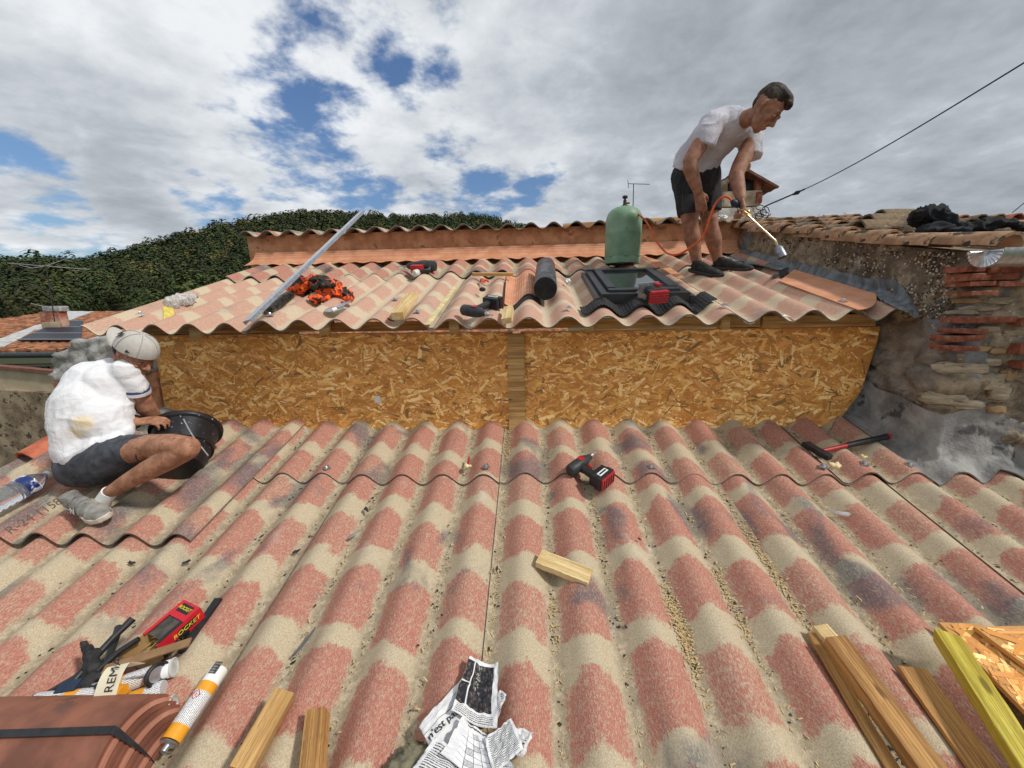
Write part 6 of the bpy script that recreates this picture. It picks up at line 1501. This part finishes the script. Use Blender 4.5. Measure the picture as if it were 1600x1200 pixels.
# hair
def hair(M, rt, m, sp):
    R = M.to_3x3(); s = R.col[0].length; Rn = R.normalized(); b = MB()
    for c, r, sc in sp: b.sph(M@Vector(c), r*s, 18, 13, sc, Rn)
    iv = M.inverted()
    def dp(p, n):
        q = iv@p; return p+n*(.004*fb(q.y*90, q.z*14+q.x*10, 1)+.002*mnoise.noise(Vector((q.y*260, q.x*30, q.z*30))))
    rel(remesh('hair', b, m, None, .0042, 1, dp), rt)
hair(hM, p1, M_hair, [((-.026, 0, .056), .092, (1.04, .85, .92)), ((.012, 0, .104), .058, (1.2, 1.1, .58)), ((.068, .0, .094), .027, (1.0, 1.7, .8)), ((-.04, 0, .10), .05, (1, 1.1, .6)), ((-.066, 0, .012), .048, (.8, 1.15, 1.0))])
eyes(hM, None) if False else None
def eyes_at(M, rt):
    n0 = set(bpy.data.objects); eyes(M, None)
    for o in [o for o in bpy.data.objects if o not in n0 and o.parent is None]: rel(o, rt)
eyes_at(hM, p1)
def shoe(name, heel, toe, s, M_up, M_sole, rt, up=(0, -.28, .96), logo=None, lacing=M_white, yaw=0, roll=0):
    x = (toe-heel); ln = x.length; x.normalize(); z = Vector(up).normalized(); y = z.cross(x).normalized(); z = x.cross(y)
    M = Matrix((x, y, z)).transposed().to_4x4() @ Matrix.Rotation(roll, 4, 'X'); M.translation = heel
    k = ln/.29
    sl_ = [(-.005, .026), (.02, .034), (.08, .032), (.14, .036), (.19, .045), (.24, .043), (.275, .028), (.292, .008)]
    poly = [(a, -w) for a, w in sl_]+[(a, w*.92) for a, w in sl_[::-1]]
    so = MB().prism([(a*k, w*k) for a, w in poly], 0, .026*k)
    o = remesh('sole', so, M_sole, None, .004, 2, lambda p, n: p+Vector((0, 0, .010*k*max(0, (p.x/k-.2)/.09)**2 + .006*k*max(0, (.04-p.x/k)/.04)))); 
    up_ = MB()
    for c, r, sc in (((.045, 0, .055), .040, (1.1, .82, 1.1)), ((.10, 0, .050), .042, (1.2, .84, .95)), ((.16, 0, .040), .042, (1.2, .95, .72)), ((.215, 0, .033), .042, (1.15, 1.0, .62)), ((.25, 0, .028), .034, (1.1, 1.05, .6))): up_.sph((c[0]*k, c[1]*k, c[2]*k), r*k, 16, 12, sc)
    up_.tube([(.052*k, 0, .05*k), (.048*k, 0, .092*k)], [.036*k, .035*k], 18)
    r_ = root(name, None, None, None) if False else None
    a = remesh('shoe', up_, M_up, None, .0045, 3, lambda p, n: p+n*.0016*fb(p.x*60, p.y*60, p.z*60)); a.matrix_world = M
    rel2 = lambda q: (setattr(q, 'parent', a), setattr(q, 'matrix_parent_inverse', Matrix.Identity(4)))
    rel2(o)
    tl_ = MB().lathe([(.026*k, 0), (.030*k, .0), (.031*k, .006*k), (.024*k, .006*k)], 20, (.048*k, 0, .090*k)).build('collar', M_up, None); rel2(tl_)
    for i in range(6):
        xx = (.095+.020*i)*k; zz = (.094-.0068*i)*k; o = MB().tube([(xx, -.024*k, zz-.012*k), (xx+.006*k, 0, zz), (xx, .024*k, zz-.012*k)], .0028*k, 6).build('lace', lacing, None); rel2(o)
    if logo:
        L_ = text('N', .042*k, M_white, None, Matrix.Identity(4), 1.15, .25); 
        bolden(L_.data, .002); L_.parent = a; L_.matrix_local = Matrix.Translation((.115*k, -.0385*k, .045*k)) @ Matrix.Rotation(rad(90), 4, 'X') @ Matrix.Rotation(rad(-14), 4, 'X')
        pt = MB().prismy([(.05*k, .03*k), (.10*k, .018*k), (.15*k, .020*k), (.14*k, .034*k), (.09*k, .034*k), (.06*k, .045*k)], -.0385*k, -.0365*k).build('side_patch', mat('mid_grey_suede', lin(96, 96, 94), .9), None); rel2(pt)
    a.parent = rt; a.matrix_parent_inverse = Matrix.Translation(rt.matrix_basis.translation).inverted()
    return a
def crest(p, sf, dz=.0):
    base = (UH+US*p.y) if sf is Up else (LH+LS*p.y); return Vector((p.x, p.y, base+CH+dz))
M_bshoe = mat('black_shoe', (.012, .012, .012), .8, c2=(.03, .03, .03), scale=40, bump=.002, bscale=90)
h_, t_ = crest(Up(1076, 427, .055), Up, .012), crest(Up(1106, 437, .055), Up, .012); h_.y = 2.90; t_.y = 2.70
h_ = crest(atY(1078, 426, 2.86), Up, .012); t_ = crest(atY(1113, 436, 2.72), Up, .010)
t_ = h_+(t_-h_).normalized()*.25
shoe('shoe', h_, t_, 1, M_bshoe, M_black, p1, lacing=M_black)
h_ = crest(atY(1111, 422, 2.94), Up, .012); t_ = crest(atY(1160, 428, 2.86), Up, .012); t_ = h_+(t_-h_).normalized()*.26
shoe('shoe', h_, t_, 1, M_bshoe, M_black, p1, lacing=M_black)

# ---- crouching worker
p2 = root('person', 'crouching man in white T-shirt, grey shorts and pale cap working over a bucket', 'person', Vector(Lp(160, 820, .05)))
B = Body()
B.limb([(140, 730, 1.60, 30), (190, 706, 1.55, 23), (235, 697, 1.52, 18.5), (268, 695, 1.50, 17.5), (291, 700, 1.49, 18.5)])
B.limb([(291, 702, 1.49, 17.5), (262, 719, 1.48, 16.5), (232, 734, 1.475, 15.5), (200, 752, 1.47, 12.5), (172, 769, 1.465, 9.5), (160, 784, 1.465, 9.5)])
B.limb([(150, 728, 1.72, 26), (205, 735, 1.78, 22), (250, 740, 1.80, 17)]); B.limb([(250, 742, 1.80, 16), (225, 756, 1.79, 13), (208, 764, 1.77, 10)])
B.limb([(135, 715, 1.60, 24), (145, 670, 1.65, 32), (150, 630, 1.68, 34), (160, 602, 1.73, 25), (178, 580, 1.77, 11), (188, 569, 1.765, 11), (200, 560, 1.75, 12.5), (192, 560, 1.79, 14)])
B.limb([(198, 584, 1.71, 12.5), (212, 606, 1.73, 12.5), (228, 636, 1.77, 12.5), (238, 650, 1.80, 11), (247, 660, 1.90, 9), (253, 664, 2.0, 8)])
B.limb([(165, 600, 1.86, 15), (172, 640, 1.80, 12), (185, 656, 1.74, 11), (210, 660, 1.68, 8.5)])
Wf = atY(212, 660, 1.68); hand(B, Wf, atY(244, 656, 1.70)-Wf, Vector((.1, .3, -.9)), .86, (.35, .7, .6), 1, .04, .8)
Wn = atY(252, 664, 2.0); hand(B, Wn, Vector((.6, .5, -.4)), Vector((0, .3, -.9)), .86, (.4, .6, .5), 1)
kM = headM(atY(211, 555, 1.74), (.80, -.10, -.60), (.60, -.04, .80), .84)
head(B, kM)
rel(remesh('body', B, M_skin2, None, .0042, 3), p2)
Sh = Body()
Sh.limb([(152, 604, 1.71, 40), (147, 632, 1.67, 48), (142, 664, 1.64, 46), (134, 696, 1.61, 38), (121, 728, 1.59, 24), (112, 745, 1.58, 13)])
Sh.limb([(154, 602, 1.71, 36), (166, 588, 1.73, 27), (176, 578, 1.75, 20), (184, 570, 1.76, 16)], (False, True))
Sh.limb([(160, 655, 1.63, 40), (176, 668, 1.62, 26), (192, 674, 1.62, 14)]); Sh.limb([(172, 600, 1.70, 33), (176, 632, 1.67, 25), (180, 660, 1.64, 21)]); Sh.limb([(140, 705, 1.59, 34), (158, 698, 1.575, 24), (180, 690, 1.57, 13)])
Sh.limb([(180, 586, 1.72, 21), (198, 580, 1.70, 18), (206, 594, 1.71, 16.5), (213, 609, 1.725, 16)], (False, True)); Sh.limb([(160, 590, 1.86, 22), (166, 618, 1.84, 18)])
M_sh2 = shirt_mat('white_shirt', lin(224, 224, 226), lin(234, 234, 236), [(tuple(atY(122, 662, 1.50)), .062, lin(228, 204, 146)), (tuple(atY(112, 680, 1.50)), .05, lin(232, 212, 160))])
rel(remesh('t_shirt', Sh, M_sh2, None, .0055, 4, folds((.75, .1, .62), .008, 10, .15)), p2)
cf = Body(); cf.limb([(212.4, 606, 1.722, 16.6), (213.6, 610.5, 1.726, 16.6)], (True, True)); rel(cf.build('sleeve_band', mat('navy_trim', lin(70, 80, 110), .8), None), p2)
cf = Body(); cf.limb([(213.4, 609.2, 1.7245, 16.9), (214.6, 613.5, 1.729, 16.7)], (True, True)); rel(cf.build('sleeve_band', mat('white_trim', lin(214, 214, 220), .8), None), p2)
St = Body()
St.limb([(128, 722, 1.60, 30), (122, 736, 1.59, 24)]); St.limb([(135, 726, 1.60, 34), (160, 722, 1.57, 33), (190, 708, 1.55, 27), (212, 700, 1.535, 21), (233, 697, 1.525, 18)], (False, True)); St.limb([(145, 722, 1.72, 30), (195, 728, 1.77, 26)])
M_so2 = mat('grey_work_cloth', lin(58, 60, 66), .88, c2=lin(82, 84, 92), scale=16, bump=.002, bscale=60, c3=lin(150, 140, 124), t3=.685, s3=34)
rel(remesh('shorts', St, M_so2, None, .0055, 3, folds((.2, -.2, 1), .010, 13)), p2)
sk_ = Body(); sk_.limb([(172, 768, 1.465, 10.6), (163, 780, 1.465, 10.6), (158, 790, 1.465, 11)], (True, False)); rel(sk_.build('sock', M_white, None), p2)
M_gshoe = mat('grey_shoe', lin(112, 110, 104), .85, c2=lin(158, 154, 146), scale=16, bump=.002, bscale=120)
h_ = crest(Lp(126, 824, .05), Lp, .034); t_ = crest(Lp(204, 846, .05), Lp, .034); ax_ = (t_-h_).normalized()
h_ = atY(121, 806, 1.47); h_.z = LH+LS*h_.y+CH+.040; t_ = h_+Vector((.255, -.085, -.01))
shoe('shoe', h_, t_, 1, M_gshoe, mat('off_white_sole', lin(206, 198, 182), .6, var=.08), p2, logo=True, lacing=mat('grey_lace', lin(128, 128, 130), .8), up=(-.10, -.30, .95))
h_ = atY(198, 745, 1.78); t_ = atY(224, 778, 1.80); h_.z = max(h_.z, LH+LS*h_.y+CH+.13); t_.z = LH+LS*t_.y+CH+.05
sh2 = shoe('shoe', h_, h_+(t_-h_).normalized()*.24, 1, M_gshoe, M_black, p2, up=(.5, .8, .25), lacing=M_black)
br = MB(); c, r = PR(210, 659, 1.68, 10.5); u_ = (Wf-atY(185, 656, 1.74)).normalized(); br.lathe([(r, -.004), (r*1.08, 0), (r, .004), (r*.95, 0)], 24, c, u_); rel(br.build('bracelet', M_black, None), p2)
hair(kM, p2, mat('dark_hair', lin(24, 18, 15), .6, c2=lin(48, 36, 30), scale=60, bump=.002), [((-.050, 0, .010), .062, (.85, 1.16, 1.05)), ((.0, 0, .045), .078, (1.05, .98, .55))])
eyes_at(kM, p2)
# cap, worn back to front
M_cap2 = mat('pale_cap_cloth', lin(186, 182, 174), .9, var=.05, scale=80, bump=.0008, bscale=300)
s = .92; cb_ = MB(); n, m = 36, 12; rs = []
for j in range(m+1):
    a = (math.pi/2)*(j/m)*.985; ring = []
    for k in range(n):
        b = 2*math.pi*k/n; rx = .112 if math.cos(b) > 0 else .108
        z = .104*math.sin(a); w = math.cos(a)**.8
        ring.append(Vector((-.008+rx*w*math.cos(b), .090*w*math.sin(b), .034+z+(.010*math.cos(b)*(1-j/m)))))
    rs.append(ring)
inner = [[p*.97 for p in r] for r in rs]
cb_.rings([[kM@p for p in r] for r in rs], True)
cap = rel(cb_.build('cap', M_cap2, None, ang=70), p2)
bm_ = MB(); P = []
for i in range(17):
    t_ = -1+2*i/16; r = []
    for j in range(7):
        v = j/6; y = t_*.080*(1-.12*v); x = -.008-.104*math.sqrt(max(0, 1-(t_*.86)**2))-.075*v*math.sqrt(max(0.05, 1-t_*t_*.8)); z = .030+.018-.045*t_*t_*(.5+.5*v)+.012*v
        r.append(kM@Vector((x, y, z)))
    P.append(r)
nn = (kM.to_3x3()@Vector((0, 0, 1))).normalized(); bm2 = MB().slab(P, .005, nn).build('cap_brim', M_cap2, None, ang=60); rel(bm2, p2)
for k in range(6):
    b = k*math.pi/3+.3; pts = [kM@(Vector((-.008+.1135*(math.cos(a)**.8)*math.cos(b), .0915*(math.cos(a)**.8)*math.sin(b), .034+.106*math.sin(a)+.010*math.cos(b)*(1-a/1.57)))) for a in (q*math.pi/2/10*.96 for q in range(11))]
    o = MB().tube(pts, .0012, 6).build('seam', mat('cap_seam', lin(160, 156, 148), .9), None); rel(o, p2)
def onhead(local, nrm, upv):
    n_ = (kM.to_3x3()@Vector(nrm)).normalized(); u = (kM.to_3x3()@Vector(upv)); u = (u-n_*u.dot(n_)).normalized(); x = u.cross(n_); M = Matrix((x, u, n_)).transposed().to_4x4(); M.translation = kM@Vector(local); return M
for s_, dx in (('N', -.004), ('Y', .004)):
    o = text(s_, .042, M_ink, None, onhead((-.0592-.003, -.0609-.004, .095+.004), (-.42, -.70, .58), (0, 0, 1)) @ Matrix.Translation((dx, -dx, .001)), .9); mw = o.matrix_world.copy(); bolden(o.data, .0022); o.parent = p2; o.matrix_parent_inverse = Matrix.Translation(p2.matrix_basis.translation).inverted(); o.matrix_world = mw if False else mw; o.matrix_basis = mw
lg = MB().prism([(-.010, -.007), (.012, 0), (-.010, .007)], 0, .0012).build('side_logo', M_ink, None); lg.parent = p2; lg.matrix_parent_inverse = Matrix.Translation(p2.matrix_basis.translation).inverted(); lg.matrix_basis = onhead((.040, -.0845, .060), (.15, -.95, .25), (0, 0, 1))
